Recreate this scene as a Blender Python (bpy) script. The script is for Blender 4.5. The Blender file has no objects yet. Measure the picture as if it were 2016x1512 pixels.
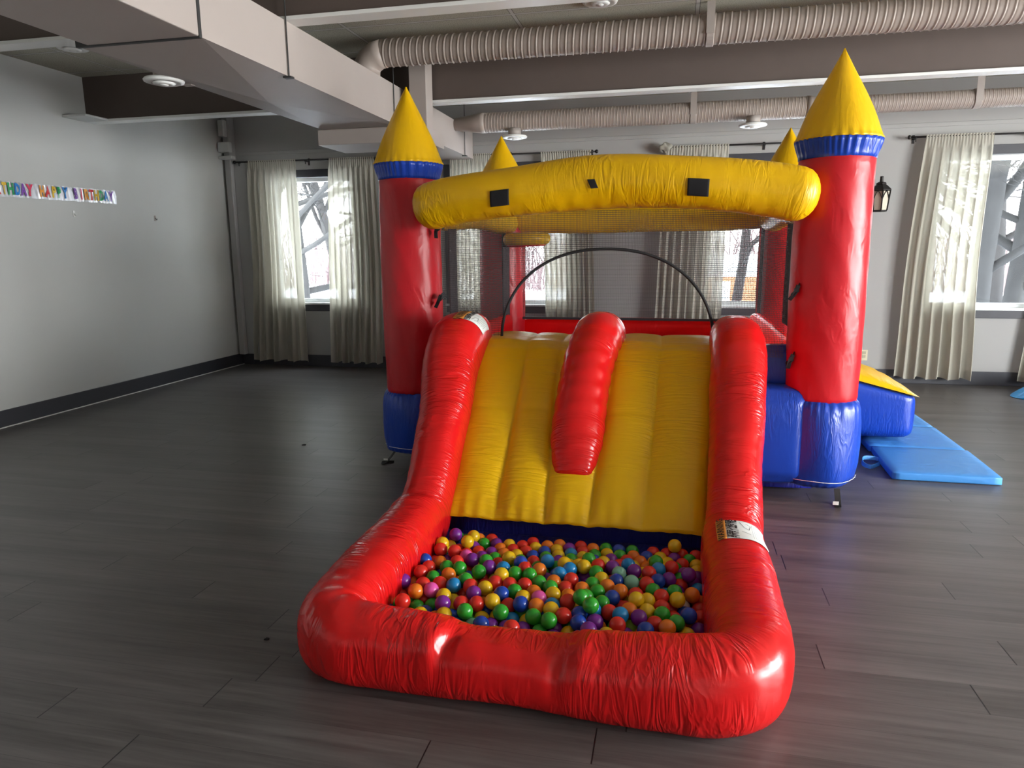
import bpy, bmesh, math, random
from mathutils import Vector, Matrix
R = random.Random(7)
sc = bpy.context.scene
COL = sc.collection
# ------------------------------------------------------------------ camera
cam_d = bpy.data.cameras.new('camera'); cam = bpy.data.objects.new('camera', cam_d); COL.objects.link(cam)
cam_d.sensor_width = 36.0; cam_d.sensor_fit = 'HORIZONTAL'; cam_d.lens = 1400/2016*36; cam_d.clip_start = 0.05; cam_d.clip_end = 300
right = Vector((0.9756631, 0.2191096, -0.0085125)); down = Vector((0.0322188, -0.181649, -0.9828355)); fwd = Vector((-0.216895, 0.9586421, -0.1842877))
rot = Matrix((right, -down, -fwd)).transposed()
cam.matrix_world = Matrix.Translation((0, 0, 1.4)) @ rot.to_4x4()
sc.camera = cam
# ------------------------------------------------------------------ colour management
sc.view_settings.view_transform = 'Standard'; sc.view_settings.look = 'None'
sc.view_settings.exposure = 2.05; sc.view_settings.gamma = 1.0; sc.view_settings.use_curve_mapping = False
# ------------------------------------------------------------------ overcast winter sky
W = bpy.data.worlds.new('overcast_sky'); sc.world = W; W.use_nodes = True
nt = W.node_tree; bg = nt.nodes['Background']
tc = nt.nodes.new('ShaderNodeTexCoord'); sx = nt.nodes.new('ShaderNodeSeparateXYZ'); cr = nt.nodes.new('ShaderNodeValToRGB')
nt.links.new(tc.outputs['Generated'], sx.inputs[0]); nt.links.new(sx.outputs['Z'], cr.inputs[0])
cr.color_ramp.elements[0].position = 0.0; cr.color_ramp.elements[0].color = (0.93, 0.93, 0.92, 1)
cr.color_ramp.elements[1].position = 0.6; cr.color_ramp.elements[1].color = (0.90, 0.94, 0.98, 1)
nt.links.new(cr.outputs[0], bg.inputs['Color']); bg.inputs['Strength'].default_value = SKY = 12.5

# windows: name -> (centre x, width) on the far wall; sill .78 head 2.28
ZS, ZH = 0.78, 2.28
FARWIN = [(-4.285, 1.09), (-1.83, 1.36), (0.90, 1.16), (3.21, 1.36)]
YF = 8.06; XL = -5.37; XR = 7.4; YN = -4.5; ZC = 3.0
SIDEWIN = [(0.2, 2.6), (3.2, 2.6)]     # on the right wall (y centre, width)
SIDE_Z = (0.3, 2.72)
def portal(name, loc, rotm, sx_, sy_):
    l = bpy.data.lights.new(name, 'AREA'); l.shape = 'RECTANGLE'; l.size = sx_; l.size_y = sy_; l.energy = 1
    l.cycles.is_portal = True
    o = bpy.data.objects.new(name, l); COL.objects.link(o); o.matrix_world = Matrix.Translation(loc) @ rotm
for cx, w in FARWIN:
    portal('window_daylight', (cx, YF+.12, (ZS+ZH)/2), Matrix.Rotation(math.radians(-90), 4, 'X'), w, ZH-ZS)
for cy, w in SIDEWIN:
    portal('window_daylight', (XR+.12, cy, sum(SIDE_Z)/2), Matrix.Rotation(math.radians(90), 4, 'Y'), SIDE_Z[1]-SIDE_Z[0], w)

# ------------------------------------------------------------------ material helpers
def newmat(name):
    m = bpy.data.materials.new(name); m.use_nodes = True; return m, m.node_tree, m.node_tree.nodes['Principled BSDF']
def N(nt, t, **kw):
    n = nt.nodes.new(t)
    for k, v in kw.items(): setattr(n, k, v)
    return n
def math_(nt, op, a, b=None, c=None):
    n = nt.nodes.new('ShaderNodeMath'); n.operation = op
    for i, v in enumerate((a, b, c)):
        if v is None: continue
        if isinstance(v, (int, float)): n.inputs[i].default_value = v
        else: nt.links.new(v, n.inputs[i])
    return n.outputs[0]
def mixc(nt, fac, a, b, blend='MIX'):
    n = nt.nodes.new('ShaderNodeMix'); n.data_type = 'RGBA'; n.blend_type = blend
    for idx, v in ((0, fac), (6, a), (7, b)):
        if isinstance(v, (int, float)): n.inputs[idx].default_value = v
        elif isinstance(v, tuple): n.inputs[idx].default_value = v if len(v) == 4 else v+(1,)
        else: nt.links.new(v, n.inputs[idx])
    return n.outputs[2]
def plain(name, col, rough=.5, metal=0, noise=0.0, nscale=8, bump=0, bscale=60):
    m, nt, b = newmat(name)
    b.inputs['Roughness'].default_value = rough; b.inputs['Metallic'].default_value = metal
    tcn = N(nt, 'ShaderNodeTexCoord')
    n = N(nt, 'ShaderNodeTexNoise'); n.inputs['Scale'].default_value = nscale; n.inputs['Detail'].default_value = 3
    nt.links.new(tcn.outputs['Object'], n.inputs['Vector'])
    dark = tuple(c*(1-noise) for c in col); lite = tuple(min(1, c*(1+noise)) for c in col)
    nt.links.new(mixc(nt, n.outputs['Fac'], dark, lite), b.inputs['Base Color'])
    if bump:
        n2 = N(nt, 'ShaderNodeTexNoise'); n2.inputs['Scale'].default_value = bscale; n2.inputs['Detail'].default_value = 4
        nt.links.new(tcn.outputs['Object'], n2.inputs['Vector'])
        bp = N(nt, 'ShaderNodeBump'); bp.inputs['Strength'].default_value = bump; bp.inputs['Distance'].default_value = .004
        nt.links.new(n2.outputs['Fac'], bp.inputs['Height']); nt.links.new(bp.outputs[0], b.inputs['Normal'])
    return m
def vinyl(name, col, rough=.30, trans=.12, su=34, sv=5, strength=.55):
    """inflatable vinyl: glossy, slightly see-through, puckered along its seams (uv: u along, v around, metres)"""
    m, nt, b = newmat(name)
    b.inputs['Base Color'].default_value = col+(1,)
    b.inputs['Roughness'].default_value = rough; b.inputs['Specular IOR Level'].default_value = .45
    uv = N(nt, 'ShaderNodeUVMap')
    def noise(ku, kv, detail=2, dist=0.0, off=0.0, turn=0.0):
        mp = N(nt, 'ShaderNodeMapping'); mp.inputs['Scale'].default_value = (ku, kv, 1); mp.inputs['Location'].default_value = (off, off, off); mp.inputs['Rotation'].default_value = (0, 0, turn)
        n = N(nt, 'ShaderNodeTexNoise'); n.inputs['Scale'].default_value = 1; n.inputs['Detail'].default_value = detail; n.inputs['Distortion'].default_value = dist
        nt.links.new(uv.outputs[0], mp.inputs[0]); nt.links.new(mp.outputs[0], n.inputs['Vector']); return n.outputs['Fac']
    r1 = noise(su, sv, 2, 1.1, 0.0, .5); r2 = noise(su*.8, sv, 2, 1.1, 4.4, -.6)
    pick = N(nt, 'ShaderNodeMapRange'); pick.inputs['From Min'].default_value = .47; pick.inputs['From Max'].default_value = .53
    nt.links.new(noise(1.8, 2.2, 1, .2, 9.9), pick.inputs['Value'])
    wr = math_(nt, 'ADD', math_(nt, 'MULTIPLY', r1, pick.outputs[0]), math_(nt, 'MULTIPLY', r2, math_(nt, 'SUBTRACT', 1.0, pick.outputs[0])))
    ridge = math_(nt, 'SUBTRACT', 1.0, math_(nt, 'ABSOLUTE', math_(nt, 'MULTIPLY', math_(nt, 'SUBTRACT', wr, .5), 5.0)))
    ridge = math_(nt, 'MAXIMUM', ridge, 0.0)
    mask = N(nt, 'ShaderNodeMapRange'); mask.inputs['From Min'].default_value = .36; mask.inputs['From Max'].default_value = .56
    nt.links.new(noise(2.6, 3.4, 2, .3, 7.3), mask.inputs['Value'])
    big = noise(9, 5, 2, .6, 3.1)
    h = math_(nt, 'ADD', math_(nt, 'MULTIPLY', ridge, mask.outputs[0]), math_(nt, 'MULTIPLY', big, .9))
    fine = noise(70, 70, 2, 0, 1.7)
    h = math_(nt, 'ADD', h, math_(nt, 'MULTIPLY', fine, .06))
    bp = N(nt, 'ShaderNodeBump'); bp.inputs['Strength'].default_value = strength; bp.inputs['Distance'].default_value = .006
    nt.links.new(h, bp.inputs['Height']); nt.links.new(bp.outputs[0], b.inputs['Normal'])
    if trans:
        tr = N(nt, 'ShaderNodeBsdfTranslucent'); tr.inputs['Color'].default_value = tuple(min(1, c*1.15) for c in col)+(1,)
        mx = N(nt, 'ShaderNodeMixShader'); mx.inputs[0].default_value = trans
        out = nt.nodes['Material Output']
        nt.links.new(b.outputs[0], mx.inputs[1]); nt.links.new(tr.outputs[0], mx.inputs[2]); nt.links.new(mx.outputs[0], out.inputs['Surface'])
    return m

RED = vinyl('red_vinyl', (0.62, 0.008, 0.009), trans=.08, rough=.23, strength=.75, su=28)
REDTHIN = vinyl('red_backlit_vinyl', (0.95, 0.012, 0.016), trans=.50, strength=.3)  # brighter copy of the red: glow from behind is put into the colour
YEL = vinyl('yellow_vinyl', (0.80, 0.46, 0.002), trans=.12, rough=.34, strength=.5, su=24)
YELC = vinyl('yellow_cone_vinyl', (0.80, 0.46, 0.002), trans=.14, rough=.36, su=14, sv=4, strength=.22)
WALLF = plain('toned_down_far_wall', (0.37, 0.363, 0.355), .85, noise=.03, nscale=1.5, bump=.08, bscale=90)  # wall paint copy, darkened to offset the strong light on the far wall
BLU = vinyl('blue_vinyl', (0.008, 0.050, 0.40), trans=.04, strength=.35)
REDT = vinyl('red_tower_vinyl', (0.60, 0.012, 0.022), trans=.18, su=9, sv=5, strength=.28, rough=.34)
NAVY = vinyl('pit_floor_vinyl', (0.014, 0.018, 0.22), trans=0, rough=.4)
MATBLUE = vinyl('mat_vinyl', (0.06, 0.27, 0.66), trans=0, rough=.45, su=5, sv=5, strength=.35)
SACKBLUE = vinyl('bright_blue_vinyl', (0.01, 0.30, 0.70), trans=.05, rough=.35, su=12, sv=12, strength=.8)
BLACK = plain('black_webbing', (0.012, 0.012, 0.014), .7)
VELCRO = plain('black_velcro', (0.008, 0.008, 0.010), .95)
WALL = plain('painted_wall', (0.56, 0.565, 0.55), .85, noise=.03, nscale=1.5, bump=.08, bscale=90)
DARKTRIM = plain('charcoal_trim_paint', (0.045, 0.045, 0.055), .5, noise=.08)
DUCT = plain('painted_duct', (0.37, 0.322, 0.295), .55, noise=.05, nscale=3)
SPIRAL = plain('painted_spiral_duct', (0.36, 0.30, 0.265), .5, noise=.05, nscale=3)
BEAM = plain('dark_brown_paint', (0.100, 0.074, 0.064), .7, noise=.08)
WHITE = plain('white_paint', (0.78, 0.78, 0.76), .45, noise=.02)
WFRAME = plain('white_vinyl_window_frame', (0.72, 0.74, 0.74), .4)
IRON = plain('dark_iron', (0.035, 0.032, 0.032), .5, metal=.6)
WIRE = plain('thin_dark_wire', (0.03, 0.03, 0.03), .5)
IVORY = plain('ivory_plastic', (0.66, 0.60, 0.42), .45)
SNOW = plain('snow', (0.86, 0.88, 0.92), .9, noise=.04, nscale=.6)
BARK = plain('bark', (0.028, 0.025, 0.024), .95, noise=.3, nscale=6)
BARKL = plain('grey_bark', (0.034, 0.033, 0.033), .95, noise=.3, nscale=6)
LABELW = plain('label_white', (0.70, 0.72, 0.70), .4)
LABELO = plain('label_orange', (0.62, 0.24, 0.04), .4)
PRINT = plain('black_print', (0.01, 0.01, 0.012), .6)
SHRUB = plain('winter_shrub', (0.16, 0.11, 0.11), .95, noise=.3)
SHEDM = plain('orange_brown_siding', (0.42, 0.20, 0.10), .9, noise=.1)

def floor_mat():
    m, nt, b = newmat('grey_wood_plank_floor')
    tcn = N(nt, 'ShaderNodeTexCoord'); s = N(nt, 'ShaderNodeSeparateXYZ'); nt.links.new(tcn.outputs['Object'], s.inputs[0])
    PW, PL = .155, 1.22
    ry = math_(nt, 'DIVIDE', math_(nt, 'SUBTRACT', s.outputs['Y'], 1.90), PW)
    row = math_(nt, 'FLOOR', ry); fy = math_(nt, 'SUBTRACT', ry, row)
    wn = N(nt, 'ShaderNodeTexWhiteNoise'); wn.noise_dimensions = '1D'; nt.links.new(row, wn.inputs['W'])
    rx = math_(nt, 'ADD', math_(nt, 'DIVIDE', s.outputs['X'], PL), math_(nt, 'MULTIPLY', wn.outputs['Value'], 7.0))
    colx = math_(nt, 'FLOOR', rx); fx = math_(nt, 'SUBTRACT', rx, colx)
    cb = N(nt, 'ShaderNodeCombineXYZ'); nt.links.new(row, cb.inputs[0]); nt.links.new(colx, cb.inputs[1])
    wn2 = N(nt, 'ShaderNodeTexWhiteNoise'); wn2.noise_dimensions = '2D'; nt.links.new(cb.outputs[0], wn2.inputs['Vector'])
    mp = N(nt, 'ShaderNodeMapping'); mp.inputs['Scale'].default_value = (2.2, 42, 1)
    add = N(nt, 'ShaderNodeVectorMath'); add.operation = 'ADD'
    sc3 = N(nt, 'ShaderNodeVectorMath'); sc3.operation = 'SCALE'; sc3.inputs['Scale'].default_value = 9.0
    nt.links.new(wn2.outputs['Color'], sc3.inputs[0]); nt.links.new(tcn.outputs['Object'], add.inputs[0]); nt.links.new(sc3.outputs[0], add.inputs[1])
    nt.links.new(add.outputs[0], mp.inputs[0])
    n1 = N(nt, 'ShaderNodeTexNoise'); n1.inputs['Scale'].default_value = 1; n1.inputs['Detail'].default_value = 6; n1.inputs['Roughness'].default_value = .65
    nt.links.new(mp.outputs[0], n1.inputs['Vector'])
    mp2 = N(nt, 'ShaderNodeMapping'); mp2.inputs['Scale'].default_value = (.8, 9, 1); nt.links.new(add.outputs[0], mp2.inputs[0])
    n2 = N(nt, 'ShaderNodeTexNoise'); n2.inputs['Scale'].default_value = 1; n2.inputs['Detail'].default_value = 4; nt.links.new(mp2.outputs[0], n2.inputs['Vector'])
    ramp = N(nt, 'ShaderNodeValToRGB')
    e = ramp.color_ramp.elements; e[0].position = .3; e[0].color = (0.044, 0.039, 0.039, 1); e[1].position = .74; e[1].color = (0.155, 0.140, 0.138, 1)
    f = math_(nt, 'ADD', math_(nt, 'MULTIPLY', n1.outputs['Fac'], .6), math_(nt, 'MULTIPLY', n2.outputs['Fac'], .4))
    f = math_(nt, 'ADD', f, math_(nt, 'MULTIPLY', math_(nt, 'SUBTRACT', wn2.outputs['Value'], .5), .09))
    nt.links.new(f, ramp.inputs[0])
    # joints
    ex = math_(nt, 'MINIMUM', fx, math_(nt, 'SUBTRACT', 1.0, fx)); ey = math_(nt, 'MINIMUM', fy, math_(nt, 'SUBTRACT', 1.0, fy))
    jx = math_(nt, 'LESS_THAN', math_(nt, 'MULTIPLY', ex, PL), .0022); jy = math_(nt, 'LESS_THAN', math_(nt, 'MULTIPLY', ey, PW), .0007)
    j = math_(nt, 'MAXIMUM', jx, math_(nt, 'MULTIPLY', jy, .55))
    nt.links.new(mixc(nt, j, ramp.outputs[0], (0.008, 0.008, 0.009)), b.inputs['Base Color'])
    rr = N(nt, 'ShaderNodeMapRange'); rr.inputs['To Min'].default_value = .28; rr.inputs['To Max'].default_value = .46
    nt.links.new(n1.outputs['Fac'], rr.inputs['Value']); nt.links.new(rr.outputs[0], b.inputs['Roughness'])
    bp = N(nt, 'ShaderNodeBump'); bp.inputs['Strength'].default_value = .18; bp.inputs['Distance'].default_value = .001
    nt.links.new(math_(nt, 'SUBTRACT', n1.outputs['Fac'], math_(nt, 'MULTIPLY', j, 1.5)), bp.inputs['Height']); nt.links.new(bp.outputs[0], b.inputs['Normal'])
    b.inputs['Specular IOR Level'].default_value = .5
    return m
FLOOR = floor_mat()

def ceiling_mat():
    m, nt, b = newmat('acoustic_ceiling_tiles')
    tcn = N(nt, 'ShaderNodeTexCoord'); s = N(nt, 'ShaderNodeSeparateXYZ'); nt.links.new(tcn.outputs['Object'], s.inputs[0])
    def line(o, off, size, w):
        r = math_(nt, 'DIVIDE', math_(nt, 'SUBTRACT', o, off), size); f = math_(nt, 'SUBTRACT', r, math_(nt, 'FLOOR', r))
        e = math_(nt, 'MULTIPLY', math_(nt, 'MINIMUM', f, math_(nt, 'SUBTRACT', 1.0, f)), size)
        return math_(nt, 'LESS_THAN', e, w), math_(nt, 'LESS_THAN', e, w+.004)
    a, a2 = line(s.outputs['X'], -1.14, 1.24, .012); c, c2 = line(s.outputs['Y'], 4.55, .61, .012)
    bar = math_(nt, 'MAXIMUM', a, c); edge = math_(nt, 'MAXIMUM', a2, c2)
    n = N(nt, 'ShaderNodeTexNoise'); n.inputs['Scale'].default_value = 150; n.inputs['Detail'].default_value = 2; nt.links.new(tcn.outputs['Object'], n.inputs['Vector'])
    ramp = N(nt, 'ShaderNodeValToRGB'); e = ramp.color_ramp.elements; e[0].position = .36; e[0].color = (0.26, 0.24, 0.19, 1); e[1].position = .5; e[1].color = (0.50, 0.48, 0.40, 1)
    nt.links.new(n.outputs['Fac'], ramp.inputs[0])
    c1 = mixc(nt, edge, ramp.outputs[0], (0.12, 0.11, 0.10)); c3 = mixc(nt, bar, c1, (0.55, 0.53, 0.50))
    nt.links.new(c3, b.inputs['Base Color']); b.inputs['Roughness'].default_value = .9
    bp = N(nt, 'ShaderNodeBump'); bp.inputs['Strength'].default_value = .3; bp.inputs['Distance'].default_value = .004
    nt.links.new(math_(nt, 'MAXIMUM', bar, math_(nt, 'MULTIPLY', n.outputs['Fac'], .3)), bp.inputs['Height']); nt.links.new(bp.outputs[0], b.inputs['Normal'])
    return m
CEIL = ceiling_mat()

def glass_mat(tint, nm):
    m = bpy.data.materials.new(nm); m.use_nodes = True; nt = m.node_tree; nt.nodes.clear()
    out = N(nt, 'ShaderNodeOutputMaterial'); t = N(nt, 'ShaderNodeBsdfTransparent'); t.inputs[0].default_value = tint
    g = N(nt, 'ShaderNodeBsdfGlossy'); g.inputs['Roughness'].default_value = .02
    mx = N(nt, 'ShaderNodeMixShader'); mx.inputs[0].default_value = .05
    nt.links.new(t.outputs[0], mx.inputs[1]); nt.links.new(g.outputs[0], mx.inputs[2]); nt.links.new(mx.outputs[0], out.inputs[0]); return m
GLASS = glass_mat((.54, .56, .57, 1), 'dimming_window_glass'); CLEAR = glass_mat((.92, .93, .93, 1), 'clear_window_glass')  # far panes are darkened to hold down the glare of the view outside
def sheer_mat():
    m = bpy.data.materials.new('sheer_cream_curtain'); m.use_nodes = True; nt = m.node_tree; nt.nodes.clear()
    out = N(nt, 'ShaderNodeOutputMaterial'); t = N(nt, 'ShaderNodeBsdfTransparent')
    d = N(nt, 'ShaderNodeBsdfDiffuse'); d.inputs[0].default_value = (.60, .57, .49, 1)
    tr = N(nt, 'ShaderNodeBsdfTranslucent'); tr.inputs[0].default_value = (.42, .395, .32, 1)
    m1 = N(nt, 'ShaderNodeMixShader'); m1.inputs[0].default_value = .42
    nt.links.new(d.outputs[0], m1.inputs[1]); nt.links.new(tr.outputs[0], m1.inputs[2])
    m2 = N(nt, 'ShaderNodeMixShader')
    lw = N(nt, 'ShaderNodeLayerWeight'); lw.inputs['Blend'].default_value = .35
    op = N(nt, 'ShaderNodeMapRange'); op.inputs['To Min'].default_value = .925; op.inputs['To Max'].default_value = .985
    nt.links.new(lw.outputs['Facing'], op.inputs['Value'])
    nt.links.new(op.outputs[0], m2.inputs[0]); nt.links.new(t.outputs[0], m2.inputs[1]); nt.links.new(m1.outputs[0], m2.inputs[2])
    nt.links.new(m2.outputs[0], out.inputs[0]); return m
SHEER = sheer_mat()
def net_mat():
    m = bpy.data.materials.new('safety_net_mesh'); m.use_nodes = True; nt = m.node_tree; nt.nodes.clear()
    out = N(nt, 'ShaderNodeOutputMaterial'); t = N(nt, 'ShaderNodeBsdfTransparent')
    d = N(nt, 'ShaderNodeBsdfDiffuse'); d.inputs[0].default_value = (.10, .09, .095, 1)
    uv = N(nt, 'ShaderNodeUVMap'); s = N(nt, 'ShaderNodeSeparateXYZ'); nt.links.new(uv.outputs[0], s.inputs[0])
    def thr(o, p):
        a = math_(nt, 'DIVIDE', o, p); f = math_(nt, 'SUBTRACT', a, math_(nt, 'FLOOR', a)); return math_(nt, 'LESS_THAN', f, .18)
    k = math_(nt, 'MAXIMUM', thr(s.outputs['X'], .0085), thr(s.outputs['Y'], .011))
    mx = N(nt, 'ShaderNodeMixShader'); nt.links.new(k, mx.inputs[0]); nt.links.new(t.outputs[0], mx.inputs[1]); nt.links.new(d.outputs[0], mx.inputs[2])
    nt.links.new(mx.outputs[0], out.inputs[0]); return m
NET = net_mat()
NETEDGE = plain('net_border_fabric', (0.035, 0.028, 0.034), .8)

# ------------------------------------------------------------------ object helpers
def mk(name, verts, faces, mat, parent=None, smooth=False, uvs=None):
    me = bpy.data.meshes.new(name); me.from_pydata([tuple(v) for v in verts], [], faces)
    if uvs is not None:
        ul = me.uv_layers.new(name='UVMap')
        for i, l in enumerate(me.loops): ul.data[i].uv = uvs[i]
    if smooth: me.polygons.foreach_set('use_smooth', [True]*len(me.polygons))
    me.materials.append(mat); me.update()
    o = bpy.data.objects.new(name, me); COL.objects.link(o)
    if parent is not None: o.parent = parent
    return o
def tag(o, label=None, cat=None, group=None, kind=None):
    if label: o['label'] = label
    if cat: o['category'] = cat
    if group: o['group'] = group
    if kind: o['kind'] = kind
    return o
def empty(name, loc=(0, 0, 0)):
    o = bpy.data.objects.new(name, None); COL.objects.link(o); o.location = loc; o.empty_display_size = .1; return o
class MB:
    """collects boxes / tubes into one mesh"""
    def __init__(s): s.v = []; s.f = []
    def add(s, v, f):
        k = len(s.v); s.v += [tuple(x) for x in v]; s.f += [tuple(i+k for i in q) for q in f]; return s
    def box(s, x0, x1, y0, y1, z0, z1):
        v = [(x, y, z) for x in (x0, x1) for y in (y0, y1) for z in (z0, z1)]
        return s.add(v, [(0, 1, 3, 2), (4, 6, 7, 5), (0, 4, 5, 1), (2, 3, 7, 6), (0, 2, 6, 4), (1, 5, 7, 3)])
    def tube(s, pts, r, n=8, cap=True):
        pts = [Vector(p) for p in pts]; rs = r if isinstance(r, (list, tuple)) else [r]*len(pts)
        v = []; f = []; prev = None
        for i, p in enumerate(pts):
            t = (pts[min(i+1, len(pts)-1)]-pts[max(i-1, 0)]).normalized()
            if prev is None:
                a = Vector((0, 0, 1)) if abs(t.z) < .9 else Vector((1, 0, 0)); u = t.cross(a).normalized()
            else:
                u = (prev-t*prev.dot(t)).normalized()
            prev = u; w = t.cross(u)
            for k in range(n):
                a = 2*math.pi*k/n; v.append(p+(u*math.cos(a)+w*math.sin(a))*rs[i])
        for i in range(len(pts)-1):
            for k in range(n):
                k2 = (k+1) % n; f.append((i*n+k, i*n+k2, (i+1)*n+k2, (i+1)*n+k))
        if cap: f.append(tuple(range(n))[::-1]); f.append(tuple((len(pts)-1)*n+k for k in range(n)))
        return s.add(v, f)
    def lathe(s, prof, c, n=32):
        v = []; f = []
        for r, z in prof:
            for k in range(n):
                a = 2*math.pi*k/n; v.append((c[0]+r*math.cos(a), c[1]+r*math.sin(a), c[2]+z))
        m = len(prof)
        for i in range(m-1):
            for k in range(n):
                k2 = (k+1) % n; f.append((i*n+k, i*n+k2, (i+1)*n+k2, (i+1)*n+k))
        f.append(tuple(range(n))[::-1]); f.append(tuple((m-1)*n+k for k in range(n)))
        return s.add(v, f)
    def build(s, name, mat, parent=None, smooth=False):
        return mk(name, s.v, s.f, mat, parent, smooth)
def boxobj(name, b, mat, parent=None, bevel=0):
    o = MB().box(*b).build(name, mat, parent)
    if bevel: bev(o, bevel)
    return o
def bev(o, w, seg=2):
    md = o.modifiers.new('bevel', 'BEVEL'); md.width = w; md.segments = seg; md.limit_method = 'ANGLE'; return o
def catmull(P, n):
    """P: list of tuples; returns n samples evenly spread over arc length"""
    P = [tuple(p) for p in P]; D = len(P[0]); out = []
    for i in range(len(P)-1):
        p0 = P[i-1] if i else tuple(2*a-b for a, b in zip(P[0], P[1])); p1 = P[i]; p2 = P[i+1]
        p3 = P[i+2] if i+2 < len(P) else tuple(2*a-b for a, b in zip(P[-1], P[-2]))
        for k in range(24):
            t = k/24
            out.append(tuple(.5*((2*p1[d])+(-p0[d]+p2[d])*t+(2*p0[d]-5*p1[d]+4*p2[d]-p3[d])*t*t+(-p0[d]+3*p1[d]-3*p2[d]+p3[d])*t**3) for d in range(D)))
    out.append(P[-1])
    L = [0]
    for a, b in zip(out, out[1:]): L.append(L[-1]+math.dist(a[:3], b[:3]))
    res = []; j = 0
    for k in range(n):
        s_ = L[-1]*k/(n-1)
        while j < len(L)-2 and L[j+1] < s_: j += 1
        t = (s_-L[j])/max(1e-9, L[j+1]-L[j]); res.append(tuple(a+(b-a)*t for a, b in zip(out[j], out[j+1])))
    return res, L[-1]
class Sweep:
    """soft inflated tube. P rows: x,y,z,rw,rh (half width sideways, half height along up); end caps rounded"""
    def __init__(s, P, n=80, m=40, up=(0, 0, 1), sup=2.2, capa=.10, capb=.10, disp=None, square=0):
        s.rows, s.L = catmull(P, n); s.n = n; s.m = m; s.up = Vector(up); s.sup = sup; s.capa = capa; s.capb = capb; s.disp = disp
        s.fr = []
        for i, r in enumerate(s.rows):
            a = Vector(s.rows[max(0, i-1)][:3]); b = Vector(s.rows[min(n-1, i+1)][:3]); t = (b-a).normalized()
            side = t.cross(s.up).normalized(); u = side.cross(t).normalized(); s.fr.append((t, side, u))
    def pt(s, sl, th, off=0.0):
        """sl in metres along, th angle (0 = sideways, 90deg = up)"""
        f = max(0, min(1, sl/s.L))*(s.n-1); i = min(int(f), s.n-2); q = f-i
        row = [a+(b-a)*q for a, b in zip(s.rows[i], s.rows[i+1])]
        t, side, u = [(x*(1-q)+y*q).normalized() for x, y in zip(s.fr[i], s.fr[i+1])]
        k = 1.0
        if s.capa and sl < s.capa: k = math.sqrt(max(0.0, 1-(1-sl/s.capa)**2))
        if s.capb and s.L-sl < s.capb: k = min(k, math.sqrt(max(0.0, 1-(1-(s.L-sl)/s.capb)**2)))
        k = max(k, .02)
        c, sn = math.cos(th), math.sin(th); e = 2/s.sup
        x = math.copysign(abs(c)**e, c)*row[3]*k; z = math.copysign(abs(sn)**e, sn)*row[4]*k
        nrm = (side*(c/max(row[3], .02))+u*(sn/max(row[4], .02))).normalized()
        d = s.disp(sl, th, s) if s.disp else 0.0
        return Vector(row[:3])+side*x+u*z+nrm*(off+d*k)
    def build(s, name, mat, parent=None):
        v = []; f = []; uvs = []
        ss = []
        cap = [0, .04, .12, .25, .42, .65] 
        for i in range(s.n): ss.append(s.L*i/(s.n-1))
        ss = sorted(set([x for x in ss if x > s.capa and x < s.L-s.capb]+[s.capa*c for c in cap]+[s.capa]+[s.L-s.capb*c for c in cap]+[s.L-s.capb]))
        for sl in ss:
            for k in range(s.m): v.append(s.pt(sl, 2*math.pi*k/s.m-math.pi/2))
        per = math.pi*(s.rows[0][3]+s.rows[0][4]); M = s.m
        for i in range(len(ss)-1):
            for k in range(M):
                k2 = (k+1) % M; f.append((i*M+k, (i+1)*M+k, (i+1)*M+k2, i*M+k2))
                uvs += [(ss[i], per*k/M), (ss[i+1], per*k/M), (ss[i+1], per*(k+1)/M), (ss[i], per*(k+1)/M)]
        f.append(tuple(range(M))); uvs += [(0, 0)]*M
        f.append(tuple((len(ss)-1)*M+k for k in range(M))[::-1]); uvs += [(0, 0)]*M
        o = mk(name, v, f, mat, parent, True, uvs); return o
def lathe_uv(name, prof, c, mat, parent=None, n=64, disp=None):
    """vertical round form with uv (u around, v up) so that puckers run vertically"""
    v = []; f = []; uvs = []
    for j, (r, z) in enumerate(prof):
        for k in range(n):
            a = 2*math.pi*k/n; rr = r+(disp(a, z) if disp else 0)
            v.append((c[0]+rr*math.cos(a), c[1]+rr*math.sin(a), c[2]+z))
    per = 2*math.pi*.21
    for i in range(len(prof)-1):
        for k in range(n):
            k2 = (k+1) % n; f.append((i*n+k, i*n+k2, (i+1)*n+k2, (i+1)*n+k))
            uvs += [(per*k/n, prof[i][1]), (per*(k+1)/n, prof[i][1]), (per*(k+1)/n, prof[i+1][1]), (per*k/n, prof[i+1][1])]
    f.append(tuple(range(n))[::-1]); uvs += [(0, 0)]*n
    f.append(tuple((len(prof)-1)*n+k for k in range(n))); uvs += [(0, 0)]*n
    return mk(name, v, f, mat, parent, True, uvs)
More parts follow.
